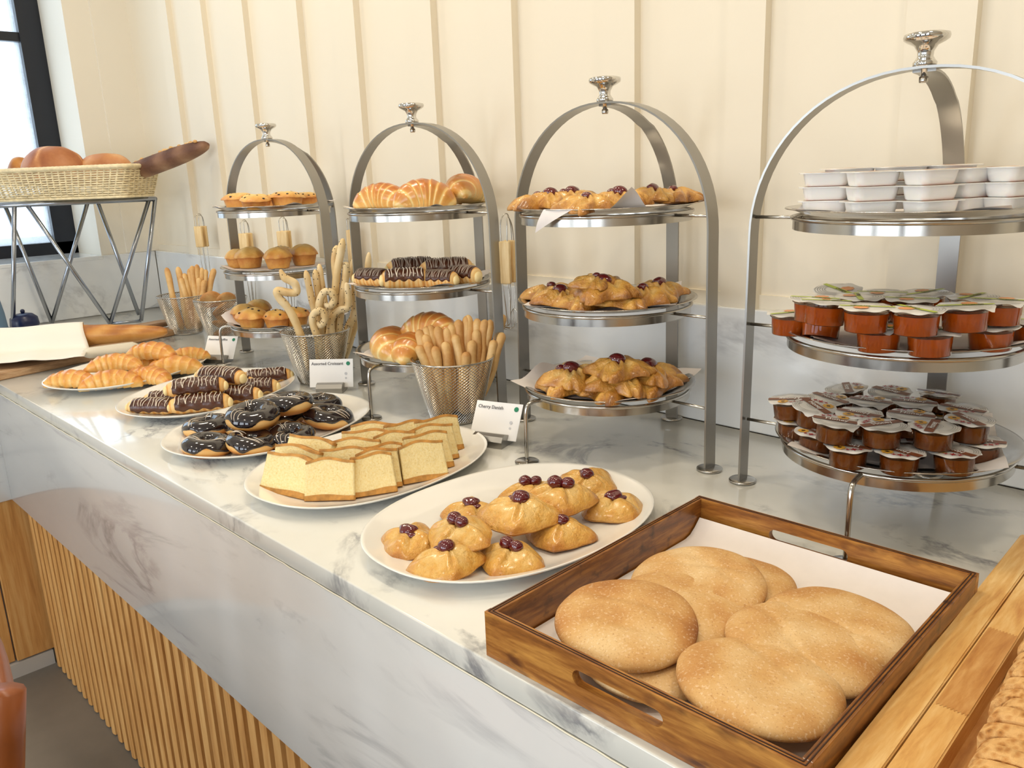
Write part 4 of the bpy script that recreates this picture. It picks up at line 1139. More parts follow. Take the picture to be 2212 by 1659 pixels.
# ------------------------------------------------------------------ wire mesh baskets and breadsticks
def mesh_basket():
    t = thing('wire_basket', 'x', 'basket'); H = .132; r0 = .050; r1 = .0855; n = 56; m_ = 40
    v = []; e = []
    g = G(); bm = bmesh.new()
    rows = []
    for j in range(m_ + 1):
        u = j / m_; r = r0 + (r1 - r0) * (u ** .9); row = []
        for i in range(n):
            a = 2 * PI * (i + .5 * (j % 2)) / n; row.append(bm.verts.new((r * cos(a), r * sin(a), .001 + H * u)))
        rows.append(row)
    for j in range(0, m_ - 1):
        for i in range(n):
            if j % 2 == 0: a, b_, c_, d_ = rows[j][i], rows[j + 1][i], rows[j + 2][i] if j + 2 <= m_ else None, rows[j + 1][(i - 1) % n]
            else: a, b_, c_, d_ = rows[j][i], rows[j + 1][(i + 1) % n], rows[j + 2][i] if j + 2 <= m_ else None, rows[j + 1][i]
            if c_ is not None:
                try: bm.faces.new((a, b_, c_, d_))
                except ValueError: pass
    bmesh.ops.recalc_face_normals(bm, faces=bm.faces)
    me = bpy.data.meshes.new('wire_mesh'); bm.to_mesh(me); bm.free(); me.materials.append(MT['wire_steel'])
    o = ob('wire_mesh', me, None, t)
    md = o.modifiers.new('w', 'WIREFRAME'); md.thickness = .0020; md.use_replace = True; md.use_even_offset = False
    bpy.context.view_layer.update()
    me2 = bpy.data.meshes.new_from_object(o.evaluated_get(bpy.context.evaluated_depsgraph_get())); o.modifiers.clear(); o.data = me2
    pts = [(r1 * cos(2 * PI * i / 72), r1 * sin(2 * PI * i / 72), H) for i in range(72)]
    ob('rim', sweep(pts, .0019, 8, up=(0, 0, 1), closed=True), 'steel', t)
    ob('base', revolve([(0, .0005), (r0 + .001, .0005), (r0 + .002, .003), (r0 + .001, .006), (r0 - .001, .0055), (r0 - .002, .002), (0, .002)], 48), 'wire_steel', t)
    return t
PROTO['basket'] = mesh_basket()
BK = {'b1': (W(992, 905, 0).x, W(992, 905, 0).y), 'b2': (-1.822, 1.076), 'b3': (-2.82, 1.165), 'b4': (-2.62, 1.205)}
c1 = W(985, 918, 0); d1 = Vector((c1.x, c1.y, 0)).normalized() * .045
BK['b1'] = (c1.x + d1.x, c1.y + d1.y)
BL = {'b1': 'nearest wire mesh basket full of plain breadsticks, behind the cake plate', 'b2': 'wire mesh basket of seeded twisted breadsticks, behind the donut plate',
      'b3': 'farthest left wire mesh basket of thin breadsticks by the marble corner', 'b4': 'wire mesh basket of round rusks beside the muffin stand'}
for k in BK: put('basket', BK[k] + (.0004,), rz(13 * len(BL[k])), 1, BL[k], 'tapered wire mesh baskets')
def stick_geo(seed, L, r, bend=0, twist=None):
    st = capsule_r(14, r, L, e=r * 1.2); pts = []; rad = []
    for s, rr in st:
        u = s / L; pts.append((bend * sin(PI * u) + .0015 * sin(u * 9 + seed), .0015 * cos(u * 7 + seed), s)); rad.append(rr * (1 + .05 * sin(u * 17 + seed)))
    return sweep(pts, rad, 12, None, (0, 1, 0), False, lambda u, a: .35 + .25 * sin(u * 5 + seed) ** 2 + .1 * cos(a))
for i in range(4): PROTO['stick%d' % i] = tag(ob('breadstick', stick_geo(i * 1.3, (.175, .165, .185, .17)[i], (.0102, .0110, .0096, .0105)[i], .003 * i), 'dough_stick'), 'x', 'breadstick')
def lean(key, bx, by, base, tip, L, s, label, group):
    b0 = Vector(base); d = (Vector(tip) - b0).normalized()
    q = Vector((0, 0, 1)).rotation_difference(d)
    o = put(key, b0, q.to_euler(), s, label, group); return o
def sticks(bk, n, rng, tilt, label_fn, group, Ls=1.0, tip_px=None):
    cx, cy = BK[bk]; rr_ = random.Random(rng)
    for i in range(n):
        a = 2 * PI * (i * .381966) ; rad = .036 * math.sqrt((i + .5) / n)
        bx_, by_ = cx + rad * cos(a), cy + rad * sin(a)
        ta = a + rr_.uniform(-.5, .5); tr = .064 * math.sqrt((i + .5) / n)
        tx_, ty_ = cx + tr * cos(ta) + tilt[0], cy + tr * sin(ta) + tilt[1]
        s = Ls * rr_.uniform(.9, 1.06)
        lean('stick%d' % (i % 4), 0, 0, (bx_, by_, .007), (tx_, ty_, .14), .17, s, label_fn(i, tx_ - cx, ty_ - cy), group)
def where(i, dx, dy):
    # position as the photo shows it: right of the picture is (+x,+y), away is (-x,+y)
    r = (dx + dy) * .707; w_ = (dy - dx) * .707
    h = 'left' if r < -.018 else ('right' if r > .018 else 'middle'); v_ = 'front' if w_ < -.018 else ('back' if w_ > .018 else 'centre')
    return v_, h
cnt = {}
def lab1(i, dx, dy):
    v_, h = where(i, dx, dy); k = (1, v_, h); cnt[k] = cnt.get(k, 0) + 1
    return 'plain breadstick in the %s %s of the nearest wire basket, number %s inward' % (v_, h, ['one', 'two', 'three', 'four', 'five', 'six', 'seven', 'eight'][cnt[k] - 1])
BG1 = 'plain breadsticks in the nearest wire basket'
# tips seen in the photo: px, py, stick kind
TIPS = [(902, 712, 0, 'short breadstick tip poking out over the left rim'), (918, 722, 1, 'breadstick at the left rim standing just above the wire'), (921, 705, 2, 'breadstick leaning left with a browned side'),
        (922, 738, 3, 'pale blunt breadstick at the front left of the rim'), (936, 748, 0, 'lowest blunt breadstick at the front rim'), (962, 738, 1, 'thick blunt breadstick at the front centre of the rim'),
        (905, 745, 2, 'small breadstick stub at the very left of the rim'), (944, 705, 3, 'breadstick behind the blunt ones, left of centre'), (927, 702, 0, 'tall pale breadstick leaning left'),
        (965, 708, 1, 'brown breadstick in the middle of the bunch'), (985, 722, 2, 'smooth breadstick with a tapered tip in the centre'), (990, 690, 3, 'dark breadstick rising behind the centre'),
        (1006, 682, 0, 'tallest pair breadstick, left one, at the back'), (1012, 680, 1, 'tallest pair breadstick, right one, at the back'), (1033, 688, 2, 'dark browned breadstick tip right of the tallest pair'),
        (1048, 690, 3, 'slim breadstick at the back right'), (1058, 690, 0, 'breadstick leaning right at the back'), (1030, 712, 1, 'thick pale breadstick in the right half'),
        (1090, 680, 2, 'long breadstick leaning far out to the right'), (1086, 718, 3, 'breadstick resting on the right side of the rim'), (1005, 760, 0, 'pointed breadstick end lying low at the front rim'),
        (975, 700, 1, 'breadstick tucked behind the brown middle one'), (1070, 735, 2, 'breadstick low against the right rim'), (1020, 735, 3, 'breadstick in the front right between two pale ones')]
def tip_sticks(bk, tips, group, suffix, rng, zr, keyf='stick%d', Lk=.172, cross=.5):
    cx, cy = BK[bk]; c3 = Vector((cx, cy, 0)); rr_ = random.Random(rng)
    fw = Vector((cx, cy, 0)).normalized(); rt = Vector((fw.y, -fw.x, 0))
    rimpx, rimpy = PRJ((cx, cy, .132))
    for i, (px, py, k, l) in enumerate(tips):
        # tips high in the picture stand towards the back of the basket
        back = max(-1, min(1, (rimpy - 8 - py) / zr))
        dpt = back * .055
        base_c = c3 + fw * dpt
        dr = Vector((px - PP[0], py - PP[1], F_PX)); r = Vector((EX.dot(dr), EY.dot(dr), EZ.dot(dr)))
        tt = (base_c.dot(fw)) / r.dot(fw); tip = CAM + r * tt
        off = (tip - base_c).dot(rt)
        b0 = c3 + fw * (dpt * .45) + rt * max(-.034, min(.034, off * cross + rr_.uniform(-.01, .01))); b0.z = .008
        L = (tip - b0).length
        lean(keyf % k, 0, 0, b0, tip, L, (1, 1, L / (.175, .165, .185, .17)[k % 4]) if keyf == 'stick%d' else L / Lk, '%s %s' % (l, suffix), group)
tip_sticks('b1', TIPS, BG1, 'of the nearest basket', 3, 85)
TIPS3 = [(358, 578, 0, 'lone breadstick standing at the left rim'), (384, 576, 1, 'pointed breadstick left of the bunch'), (399, 590, 2, 'breadstick second from the left of the bunch'), (415, 574, 3, 'breadstick in the middle of the bunch'),
         (424, 571, 0, 'highest breadstick of the bunch'), (436, 578, 1, 'breadstick leaning right beside the highest one'), (446, 582, 2, 'breadstick against the right side of the bunch'), (463, 580, 3, 'breadstick tip leaning out above the rusks'),
         (408, 580, 0, 'dark breadstick behind the middle one'), (430, 600, 1, 'breadstick crossing low at the front'), (392, 600, 2, 'breadstick half sunk at the front left'), (442, 605, 3, 'breadstick crossing low at the front right')]
tip_sticks('b3', TIPS3, 'thin breadsticks in the farthest left basket', 'in the farthest left basket', 5, 45)
# round rusks in the fourth basket
def rusk(seed):
    def outl(th): return .036 * (1 + .04 * sin(2 * th + seed))
    top = lambda rho, th: .011 * max(0, 1 - rho ** 3) ** .5 + .011
    bot = lambda rho, th: .011 - .009 * max(0, 1 - rho ** 4) ** .5
    return blob(outl, top, bot, 40, 10, 6, .0015, 40, seed, lambda r, t_, tp: .35 + .35 * r)
PROTO['rusk'] = tag(ob('round_rusk', rusk(1), 'dough_stick'), 'x', 'rusk')
bx_, by_ = BK['b4']
for i, (dx, dy, z, tx, ty, l) in enumerate([(0, 0, .008, .2, 0, 'round rusk at the bottom of the rusk basket'), (.01, -.01, .035, -.4, .3, 'round rusk second from the bottom of the rusk basket'), (-.01, .01, .062, .5, -.2, 'round rusk in the middle of the rusk basket'),
                                         (.012, .0, .090, -.5, .5, 'round rusk just under the wire rim of its basket'), (-.020, -.022, .122, 1.0, .5, 'sugar-crusted rusk standing upright above the rim'), (.028, .01, .118, .9, -.5, 'rusk tilted open towards the front at the rim')]):
    put('rusk', (bx_ + dx, by_ + dy, z), (tx, ty, i), .95, l, 'round rusks in the basket by the muffin stand')
# seeded sticks with loops in the second basket
def seeded(path, r, seed, nseed=40):
    pts = smooth_path(path, 8); n = len(pts); rad = []
    for i in range(n):
        u = i / (n - 1); rad.append(r * min(1, .25 + 3.5 * min(u, 1 - u) ** .7 if min(u, 1 - u) < .1 else 1) * (1 + .04 * sin(i * .7 + seed)))
    g = sweep(pts, rad, 12, None, None, False, lambda u, a: .22 + .25 * sin(u * 7 + seed) ** 2)
    rr_ = random.Random(seed); s = G(); fr = frames([Vector(p) for p in pts])
    for k in range(nseed):
        i = rr_.randrange(1, n - 1); a = rr_.uniform(0, 2 * PI); t_, nn, bb = fr[i]
        p = Vector(pts[i]) + (nn * cos(a) + bb * sin(a)) * rad[i] * 1.0
        s.add(ball(.0011, 1, 1, 1.3, 6, 4, off=tuple(p)))
    return g, s
cx, cy = BK['b2']
fw = Vector((cx, cy, 0)).normalized(); rt = Vector((fw.y, -fw.x, 0)); c3 = Vector((cx, cy, 0))
def at2(px, py, dep):
    b0 = c3 + fw * dep; dr = Vector((px - PP[0], py - PP[1], F_PX)); r = Vector((EX.dot(dr), EY.dot(dr), EZ.dot(dr)))
    return CAM + r * (b0.dot(fw) / r.dot(fw))
def loopstick(i, pts, dep, r, label, ns=45):
    path = []
    for q in pts: path.append(at2(q[0], q[1], dep + (q[2] if len(q) > 2 else 0)))
    org = path[0].copy(); t = thing('seeded_breadstick', label, 'breadstick', org, 0, 'seeded twisted breadsticks in the second basket')
    g, s = seeded([p - org for p in path], r * 1.15, i * 3 + 1, ns)
    ob('dough', g, 'dough_seeded', t); ob('seed', s, 'raisin', t)['kind'] = 'stuff'
loopstick(1, [(700, 800), (712, 720), (722, 650), (728, 590), (736, 545), (741, 515)], 0, .0085, 'tallest seeded breadstick rising from the middle of the second basket')
loopstick(2, [(665, 800), (655, 745), (640, 700), (622, 665), (603, 643), (600, 628), (622, 632), (640, 630), (636, 612), (615, 600), (605, 582)], -.045, .0085, 'zigzag breadstick bent over the left rim of the second basket', 22)
loopstick(3, [(690, 800), (684, 700), (672, 640), (660, 584)], .01, .0075, 'left one of the straight seeded breadsticks in the second basket', 25)
loopstick(4, [(700, 800), (694, 690), (686, 630), (680, 582)], .02, .0072, 'middle one of the straight seeded breadsticks in the second basket', 25)
loopstick(5, [(708, 800), (706, 690), (696, 620), (689, 570)], .03, .0070, 'right one of the straight seeded breadsticks in the second basket', 30)
loopstick(6, [(705, 800), (690, 740), (676, 700), (678, 678), (694, 672), (702, 688), (694, 702), (684, 696)], -.055, .0078, 'curled seeded breadstick with the front lower loop over the rim', 50)
loopstick(7, [(700, 790), (690, 700), (690, 655), (700, 632), (716, 632), (722, 648), (712, 662), (700, 655)], -.03, .0080, 'curled seeded breadstick with the upper pretzel loop', 55)
loopstick(8, [(725, 790), (733, 700), (738, 650), (745, 610), (748, 580), (744, 566)], .0, .0085, 'seeded breadstick leaning right with a browned tip', 60)
loopstick(9, [(735, 790), (752, 710), (765, 680), (768, 640), (765, 600), (762, 560)], .03, .0088, 'heavily seeded breadstick at the right rim of the second basket', 90)
loopstick(10, [(730, 780), (715, 700), (730, 672), (750, 665), (752, 640), (748, 610)], -.02, .0078, 'hooked seeded breadstick low on the right of the second basket', 45)
loopstick(11, [(745, 780), (770, 690), (790, 620), (797, 545)], .06, .0078, 'seeded breadstick leaning out behind the croissant stand leg', 25)
loopstick(12, [(720, 790), (722, 700), (726, 620), (722, 560), (728, 530)], .045, .0072, 'dark-seeded breadstick just behind the tallest one', 40)

# ------------------------------------------------------------------ wooden tray with pita
A0 = W(1055, 1325, .050); B0 = W(1497, 1076, .050); C0 = W(2070, 1241, .050)
tx0, tx1, ty0, ty1 = -.594, -.238, .520, .935
TH = .052; tk = .0095; rot_t = math.radians(.9)
t = thing('wooden_tray', 'dark stained wooden tray with handle slots holding the flatbreads', 'tray', ((tx0 + tx1) / 2, (ty0 + ty1) / 2, .0004), rot_t)
hx = (tx1 - tx0) / 2; hy = (ty1 - ty0) / 2
ob('tray_floor', box(-hx + tk, hx - tk, -hy + tk, hy - tk, .001, .006), 'tray_wood', t, False)
def panel_hole(half, sl, sh, zc, x_off):
    """upright board with a rounded handle slot, in the xz plane, thickness tk"""
    bm = bmesh.new(); outer = [(-half, 0), (half, 0), (half, TH), (-half, TH)]; inner = []
    for i in range(13): a = -PI / 2 + PI * i / 12; inner.append((x_off + sl - sh + sh * cos(a), zc + sh * sin(a)))
    for i in range(13): a = PI / 2 + PI * i / 12; inner.append((x_off - sl + sh + sh * cos(a), zc + sh * sin(a)))
    es = []
    for loop in (outer, inner):
        vs = [bm.verts.new((x, 0, z)) for x, z in loop]
        for i in range(len(vs)): es.append(bm.edges.new((vs[i], vs[(i + 1) % len(vs)])))
    bmesh.ops.triangle_fill(bm, use_beauty=True, edges=es)
    ret = bmesh.ops.extrude_face_region(bm, geom=bm.faces[:])
    for el in ret['geom']:
        if isinstance(el, bmesh.types.BMVert): el.co.y += tk
    bmesh.ops.recalc_face_normals(bm, faces=bm.faces); bm.verts.index_update()
    out = [tuple(p.co) for p in bm.verts], [tuple(w2.index for w2 in q.verts) for q in bm.faces]; bm.free(); return out
fo = ob('end_board', panel_hole(hx, .052, .0085, .029, -.005), 'tray_wood', t, False, loc=(0, -hy, 0))
bo = ob('end_board', panel_hole(hx, .052, .0085, .029, -.015), 'tray_wood', t, False, loc=(0, hy - tk, 0))
for sx in (-1, 1):
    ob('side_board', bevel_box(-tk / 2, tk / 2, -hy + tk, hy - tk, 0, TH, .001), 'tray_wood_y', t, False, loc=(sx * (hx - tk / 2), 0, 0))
g = G()
for off in (.0030, .0062):
    a = hx - off; b_ = hy - off; w_ = .0005
    for q in ((-a, a, -b_ - w_, -b_ + w_), (-a, a, b_ - w_, b_ + w_), (-a - w_, -a + w_, -b_, b_), (a - w_, a + w_, -b_, b_)): g.add(box(*q, TH - .001, TH + .0006))
ob('rim_groove', g, 'tray_edge', t, False)
# parchment under the bread
n = 30; v = []; f = []
lx, ly = hx - tk - .002, hy - tk - .003
for i in range(n + 1):
    for j in range(n + 1):
        x = (i / n * 2 - 1) * (lx); y = (j / n * 2 - 1) * (ly)
        e = max(0, (y - (ly - .035)) / .035); e2 = max(0, (x - (lx - .010)) / .010)
        z = .0075 + .020 * e ** 1.5 + .006 * e2 ** 1.5 * (1 if y > 0 else 0) + .0012 * sin(x * 40) * sin(y * 33) ** 2 * (.3 + e)
        v.append((x, y - .004 * e, z))
for i in range(n):
    for j in range(n): A = i * (n + 1) + j; f.append((A, A + n + 1, A + n + 2, A + 1))
tag(ob('parchment_sheet', (v, f), 'paper', None, True, loc=((tx0 + tx1) / 2, (ty0 + ty1) / 2, .0004), rot=(0, 0, rot_t)), 'white parchment sheet lining the dark wooden tray under the flatbreads', 'paper')
def pita_geo(seed, R=.0755, h=.026):
    outl = lambda th: R * (1 + .028 * sin(2 * th + seed) + .018 * sin(3 * th + 2 * seed) + .008 * sin(5 * th))
    def top(rho, th):
        x, y = rho * cos(th), rho * sin(th)
        e = max(0, 1 - rho ** 3.2) ** .52
        return h * .42 + h * .58 * e * (1 + .10 * nz((x, y, 0), 2.2, seed)) - .0022 * math.exp(-((x * cos(seed) + y * sin(seed) - .25) / .07) ** 2) * (1 - rho ** 2) - .0018 * math.exp(-((x * sin(seed * 2) + y * cos(seed * 2) + .3) / .09) ** 2) * (1 - rho ** 2)
    def bot(rho, th): return h * .42 - h * .42 * max(0, 1 - rho ** 3.5) ** .5
    def bk(rho, th, tp):
        x, y = rho * cos(th), rho * sin(th)
        return .30 + .20 * rho ** 6 + .5 * nz((x, y, 0), 1.6, seed + 4) + (.18 if seed < 1 else 0) * rho
    return blob(outl, top, bot, 96, 26, 12, .0014, 30, seed, bk)
for i in range(3): PROTO['pita%d' % i] = tag(ob('flatbread', pita_geo(.5 + i * 1.3), 'dough_pita'), 'x', 'bread')
FG = 'round brown flatbreads in the wooden tray'
for k, bb, z, tx, ty, rot, l, s in [
    (1, (1370, 1650, 1162, 1330), .024, .10, .06, 10, 'round flatbread at the back of the left row in the tray', 1.0),
    (2, (1490, 1690, 1190, 1310), .010, .0, .0, 40, 'flatbread in the tray showing only a sliver behind the back left one', .92),
    (2, (1640, 1975, 1240, 1445), .020, .05, .02, 100, 'flatbread at the back right corner of the tray against the parchment', 1.0),
    (1, (1355, 1565, 1200, 1420), .021, .10, .10, 60, 'flatbread wedged second in the left row, edge showing behind the toasted one', 1.0),
    (2, (1250, 1560, 1330, 1480), .009, 0, 0, 20, 'lowest flatbread underneath the toasted one, edge visible beside the front board', .95),
    (1, (1560, 1908, 1265, 1500), .022, .10, .10, 130, 'large flatbread in the middle of the right row', 1.02),
    (0, (1172, 1500, 1213, 1470), .034, .09, .10, 80, 'toasted darker flatbread on top at the left front of the tray', 1.0),
    (2, (1420, 1815, 1358, 1645), .028, .09, .08, 160, 'pale flatbread nearest the camera at the right front of the tray', 1.02)]:
    zc = z + .018; A = W(bb[0], (bb[2] + bb[3]) / 2, zc); B = W(bb[1], (bb[2] + bb[3]) / 2, zc); c_ = W((bb[0] + bb[1]) / 2, (bb[2] + bb[3]) / 2, zc)
    rr_ = .0785 * s + .002; c_.x = min(max(c_.x, tx0 + tk + rr_), tx1 - tk - rr_ + .004); c_.y = min(max(c_.y, ty0 + tk + rr_), ty1 - tk - rr_)
    put('pita%d' % k, (c_.x, c_.y, z), (tx, -ty * .2, math.radians(rot)), s, l, FG)

# ------------------------------------------------------------------ slatted bread board and sliced loaf, lower right
t = thing('bread_board', 'pale slatted wooden bread board in the lower right corner', 'board', (0, 0, .0003))
def plank(x0a, x1a, x0b, x1b, ya, yb, z0, z1, mat, gap=.0008):
    v = [(x0a, ya, z0), (x1a, ya, z0), (x1b, yb, z0), (x0b, yb, z0), (x0a, ya, z1), (x1a, ya, z1), (x1b, yb, z1), (x0b, yb, z1)]
    bm = bmesh.new(); vs = [bm.verts.new(p) for p in v]
    for q in ((3, 2, 1, 0), (4, 5, 6, 7), (0, 1, 5, 4), (1, 2, 6, 5), (2, 3, 7, 6), (3, 0, 4, 7)): bm.faces.new([vs[i] for i in q])
    bmesh.ops.bevel(bm, geom=bm.edges[:], offset=.0015, segments=2, affect='EDGES'); bm.verts.index_update()
    out = [tuple(p.co) for p in bm.verts], [tuple(w2.index for w2 in q.verts) for q in bm.faces]; bm.free(); return out
e1 = W(2203, 1156, .03); e2 = W(1801, 1659, .03); sl = (e1.x - e2.x) / (e1.y - e2.y)
def bx_at(y, off): return e2.x + sl * (y - e2.y) + off
ya, yb = .46, 1.13
ob('plank', plank(bx_at(ya, 0), bx_at(ya, .029), bx_at(yb, 0), bx_at(yb, .029), ya, yb, .004, .03, 0), 'board_pine', t, False)
ob('plank', plank(bx_at(ya, .0305), bx_at(ya, .060), bx_at(yb, .0305), bx_at(yb, .060), ya, yb, .004, .03, 0), 'board_pine', t, False)
for i in range(7):
    o_ = .077 + i * .038
    ob('slat', plank(bx_at(ya, o_), bx_at(ya, o_ + .022), bx_at(yb - .03, o_), bx_at(yb - .03, o_ + .022), ya, yb - .03, .010, .026, 0), 'board_pine', t, False)
ob('crumb_tray', box(bx_at(ya, .05), bx_at(ya, .36), ya + .01, yb - .03, 0, .0065), 'board_pine_dark', t, False)
ob('end_plank', plank(bx_at(yb - .03, .060), bx_at(yb - .03, .36), bx_at(yb, .060), bx_at(yb, .36), yb - .03, yb, .004, .03, 0), 'board_pine', t, False)
for i, (y0, y1_, mt_) in enumerate([(.70, .80, 'board_pine_dark')]):
    pass
# jointed darker lengths let into the planks
def finger(xc0, xc1, ya_, yb_, z):
    v = []; f = []; n = 9
    for i in range(n):
        u0 = i / n; u1 = (i + 1) / n
        for (u, s) in ((u0, 0), ((u0 + u1) / 2, 1), (u1, 0)):
            off = xc0 + (xc1 - xc0) * u
            v.append((bx_at(ya_, off), ya_ - .004 * s, z)); v.append((bx_at(yb_, off), yb_ + .004 * s, z))
        b0 = len(v) - 6; f.append((b0, b0 + 2, b0 + 3, b0 + 1)); f.append((b0 + 2, b0 + 4, b0 + 5, b0 + 3))
    return v, f
ob('jointed_length', finger(.0015, .0280, .50, .74, .03035), 'board_pine', t, False)['label'] = 'honey-coloured jointed length of plank'
ob('jointed_length', finger(.0325, .0590, .705, .865, .03035), 'board_pine_dark', t, False)['label'] = 'pinkish brown jointed length of plank'
# brown loaf on the slats, cut in slices
t = thing('sliced_loaf', 'brown rough-crumbed sliced loaf on the slatted board at the right edge', 'bread', (0, 0, 0))
q = [W(2212, 1365, .05), W(2150, 1500, .05), W(2112, 1659, .05)]
lx0 = q[1].x
def bslice(y0, y1_, dx, h):
    pts = []
    for i in range(40):
        a = 2 * PI * i / 40; c_, s_ = cos(a), sin(a); e = .55
        x = .075 * (abs(c_) ** e) * (1 if c_ > 0 else -1); z = .5 * h * (abs(s_) ** e) * (1 if s_ > 0 else -1)
        pts.append((x * (1 + .03 * sin(5 * a + y0 * 90)), z + h / 2))
    g = G(); v = []; f = []
    for yy, sc_ in ((y0, .93), (y0 + .002, 1), (y1_ - .002, 1), (y1_, .93)):
        for x, z in pts: v.append((lx0 + .082 + dx + x * sc_, yy, .0275 + (z - h / 2) * sc_ + h / 2))
    n = 40
    for r_ in range(3):
        for k in range(n): f.append((r_ * n + k, r_ * n + (k + 1) % n, (r_ + 1) * n + (k + 1) % n, (r_ + 1) * n + k))
    f.append(tuple(range(n))); f.append(tuple(range(4 * n - 1, 3 * n - 1, -1)))
    return v, f
yy = .50; i = 0
while yy < .86:
    ob('bread_slice', bslice(yy, yy + .017, -.09 * (yy - .70) + .002 * sin(i * 2.3), .056 + .002 * sin(i * 1.7)), 'loaf_crumb', t, True, angle=.9)
    yy += .0182; i += 1

# ------------------------------------------------------------------ sign cards
def sign(px, py, yaw, lean_, txt, label, w_=.112, h_=.072, tsz=.0092, dot=True, sm=False):
    p = W(px, py, 0); t = thing('sign_holder', label, 'sign', (p.x, p.y, .0003), math.radians(yaw), 'small menu signs in steel holders')
    # wedge shaped holder with a rolled front lip
    prof = [(-.020, 0), (.030, 0), (.030, .004), (.008, .020), (-.004, .0235), (-.014, .021), (-.020, .012)]
    v = [(x, y, z) for x in (-.032, .032) for y, z in prof]; n = len(prof)
    f = [tuple(range(n - 1, -1, -1)), tuple(range(n, 2 * n))] + [(i, (i + 1) % n, n + (i + 1) % n, n + i) for i in range(n)]
    ob('holder', (v, f), 'steel_brushed', t, False)
    cardm = Matrix.Translation((0, .004, .010)) @ Matrix.Rotation(math.radians(-lean_), 4, 'X')
    nn = 12; v = []; f = []
    for s_ in (0, 1):
        for i in range(nn + 1):
            for j in range(2):
                x = (i / nn - .5) * w_; v.append(tuple(cardm @ Vector((x, .0006 * s_ + .0012 * sin(i / nn * PI), j * h_))))
    m2 = (nn + 1) * 2
    for i in range(nn):
        A = i * 2; f.append((A, A + 2, A + 3, A + 1)); f.append((m2 + A, m2 + A + 1, m2 + A + 3, m2 + A + 2)); f.append((A + 1, A + 3, m2 + A + 3, m2 + A + 1)); f.append((A, m2 + A, m2 + A + 2, A + 2))
    c = ob('card', (v, f), 'card_white', t, False)
    tg = text_geo(txt, tsz, .00012)
    M2 = cardm @ Matrix.Translation((-w_ / 2 + .005, -.0004, h_ - .014)) @ Matrix.Rotation(PI / 2, 4, 'X')
    ob('lettering', G().add(tg, 0, M2), 'ink', c, False)
    M3 = cardm @ Matrix.Translation((w_ / 2 - .012, -.0004, h_ - .011)) @ Matrix.Rotation(PI / 2, 4, 'X')
    ob('green_mark', G().add(star(.0048, 16, 0, 0, 0, 1), 0, M3), 'green_dot', c, False)
    M4 = cardm @ Matrix.Translation((w_ / 2 - .018, -.0003, h_ * .48)) @ Matrix.Rotation(PI / 2, 4, 'X')
    if not sm: ob('faint_mark', G().add(star(.0032, 12, 0, 0, 0, 1), 0, M4).add(star(.0022, 12, 0, -.011, 0, 1), 0, M4), 'ink_faint', c, False)
    return t
sign(716, 846, 41, 14, 'Assorted Croissant', 'menu card reading Assorted Croissant in a steel holder behind the donuts', .108, .068, .0100)
sign(1062, 960, 18, 30, 'Cherry Danish', 'menu card reading Cherry Danish in a steel wedge holder behind the cake plate', .100, .072, .0092)
sign(470, 783, 30, 32, 'Assorted Muffins', 'menu card for the muffins in a steel holder behind the croissant plate', .100, .070, .0092, sm=True)

# ------------------------------------------------------------------ wood-handled tongs hanging from the stands
def tongs(p, wpx, L, label, yaw, loopz=.05, low=True):
    jl = .094 if low else p[2] - L / 2 - .0025; low = True
    t = thing('serving_tongs', label, 'tongs', p, math.radians(yaw), 'wood-gripped wire tongs among the stands')
    w_ = wpx; a = -L / 2; b_ = L / 2
    for sy in (-1, 1):
        ob('wooden_grip', bevel_box(-w_ / 2, w_ / 2, sy * .012 - .005, sy * .012 + .005, a, b_, .003, 3), 'tong_wood', t, True, angle=.8)
    g = G(); r = .0013
    g.add(sweep(smooth_path([(-.006, -.012, b_ - .01), (-.007, -.012, b_ + .03), (-.004, -.006, b_ + loopz), (.002, .004, b_ + loopz + .004), (.006, .010, b_ + .03), (.006, .012, b_ - .01)], 6), r, 6))
    g.add(sweep(smooth_path([(.007, -.012, b_ - .01), (.008, -.012, b_ + .03), (.006, -.004, b_ + loopz), (.010, .008, b_ + .03), (.011, .012, b_ - .01)], 6), r, 6))
    ob('spring_wire', g, 'wire_steel', t)
    if low:
        g = G()
        for sy in (-1, 1):
            g.add(sweep(smooth_path([(-.008, sy * .012, a + .01), (-.004, sy * .011, a - .32 * jl), (-.003, sy * .008, a - .64 * jl), (-.003, sy * .006, a - jl + .006), (-.020, sy * .007, a - jl), (.006, sy * .007, a - jl), (.006, sy * .008, a - .64 * jl), (.010, sy * .011, a - .32 * jl), (.010, sy * .012, a + .01)], 6), r, 6))
        if jl < .1: g.add(sweep(smooth_path([(.004, 0, a - .09), (.004, 0, a - .064), (.012, 0, a - .054), (.020, 0, a - .064), (.021, 0, a - .078), (.015, 0, a - .084)], 6), r, 6))
        ob('wire_jaw', g, 'wire_steel', t)
p = W(1096, 565, .33)
def onY(px, py, y): return WX(px, py, 1, y)
tongs(onY(1096, 566, 1.20), .026, .088, 'wood-gripped wire tongs hanging between the two middle stands', 20, .050)
tongs(onY(435, 511, 1.33), .034, .075, 'wood-gripped wire tongs standing behind the farthest breadstick basket', 25, .040, False)
tongs(onY(533, 535, 1.345), .036, .098, 'left pair of wood-gripped tongs behind the muffin stand', 25, .04, False)
tongs(onY(616, 533, 1.345), .036, .100, 'right pair of wood-gripped tongs behind the muffin stand', 35, .04, False)
tongs(onY(763, 548, 1.335), .024, .135, 'wood-gripped tongs partly behind the left leg of the croissant stand', 40, .03, False)

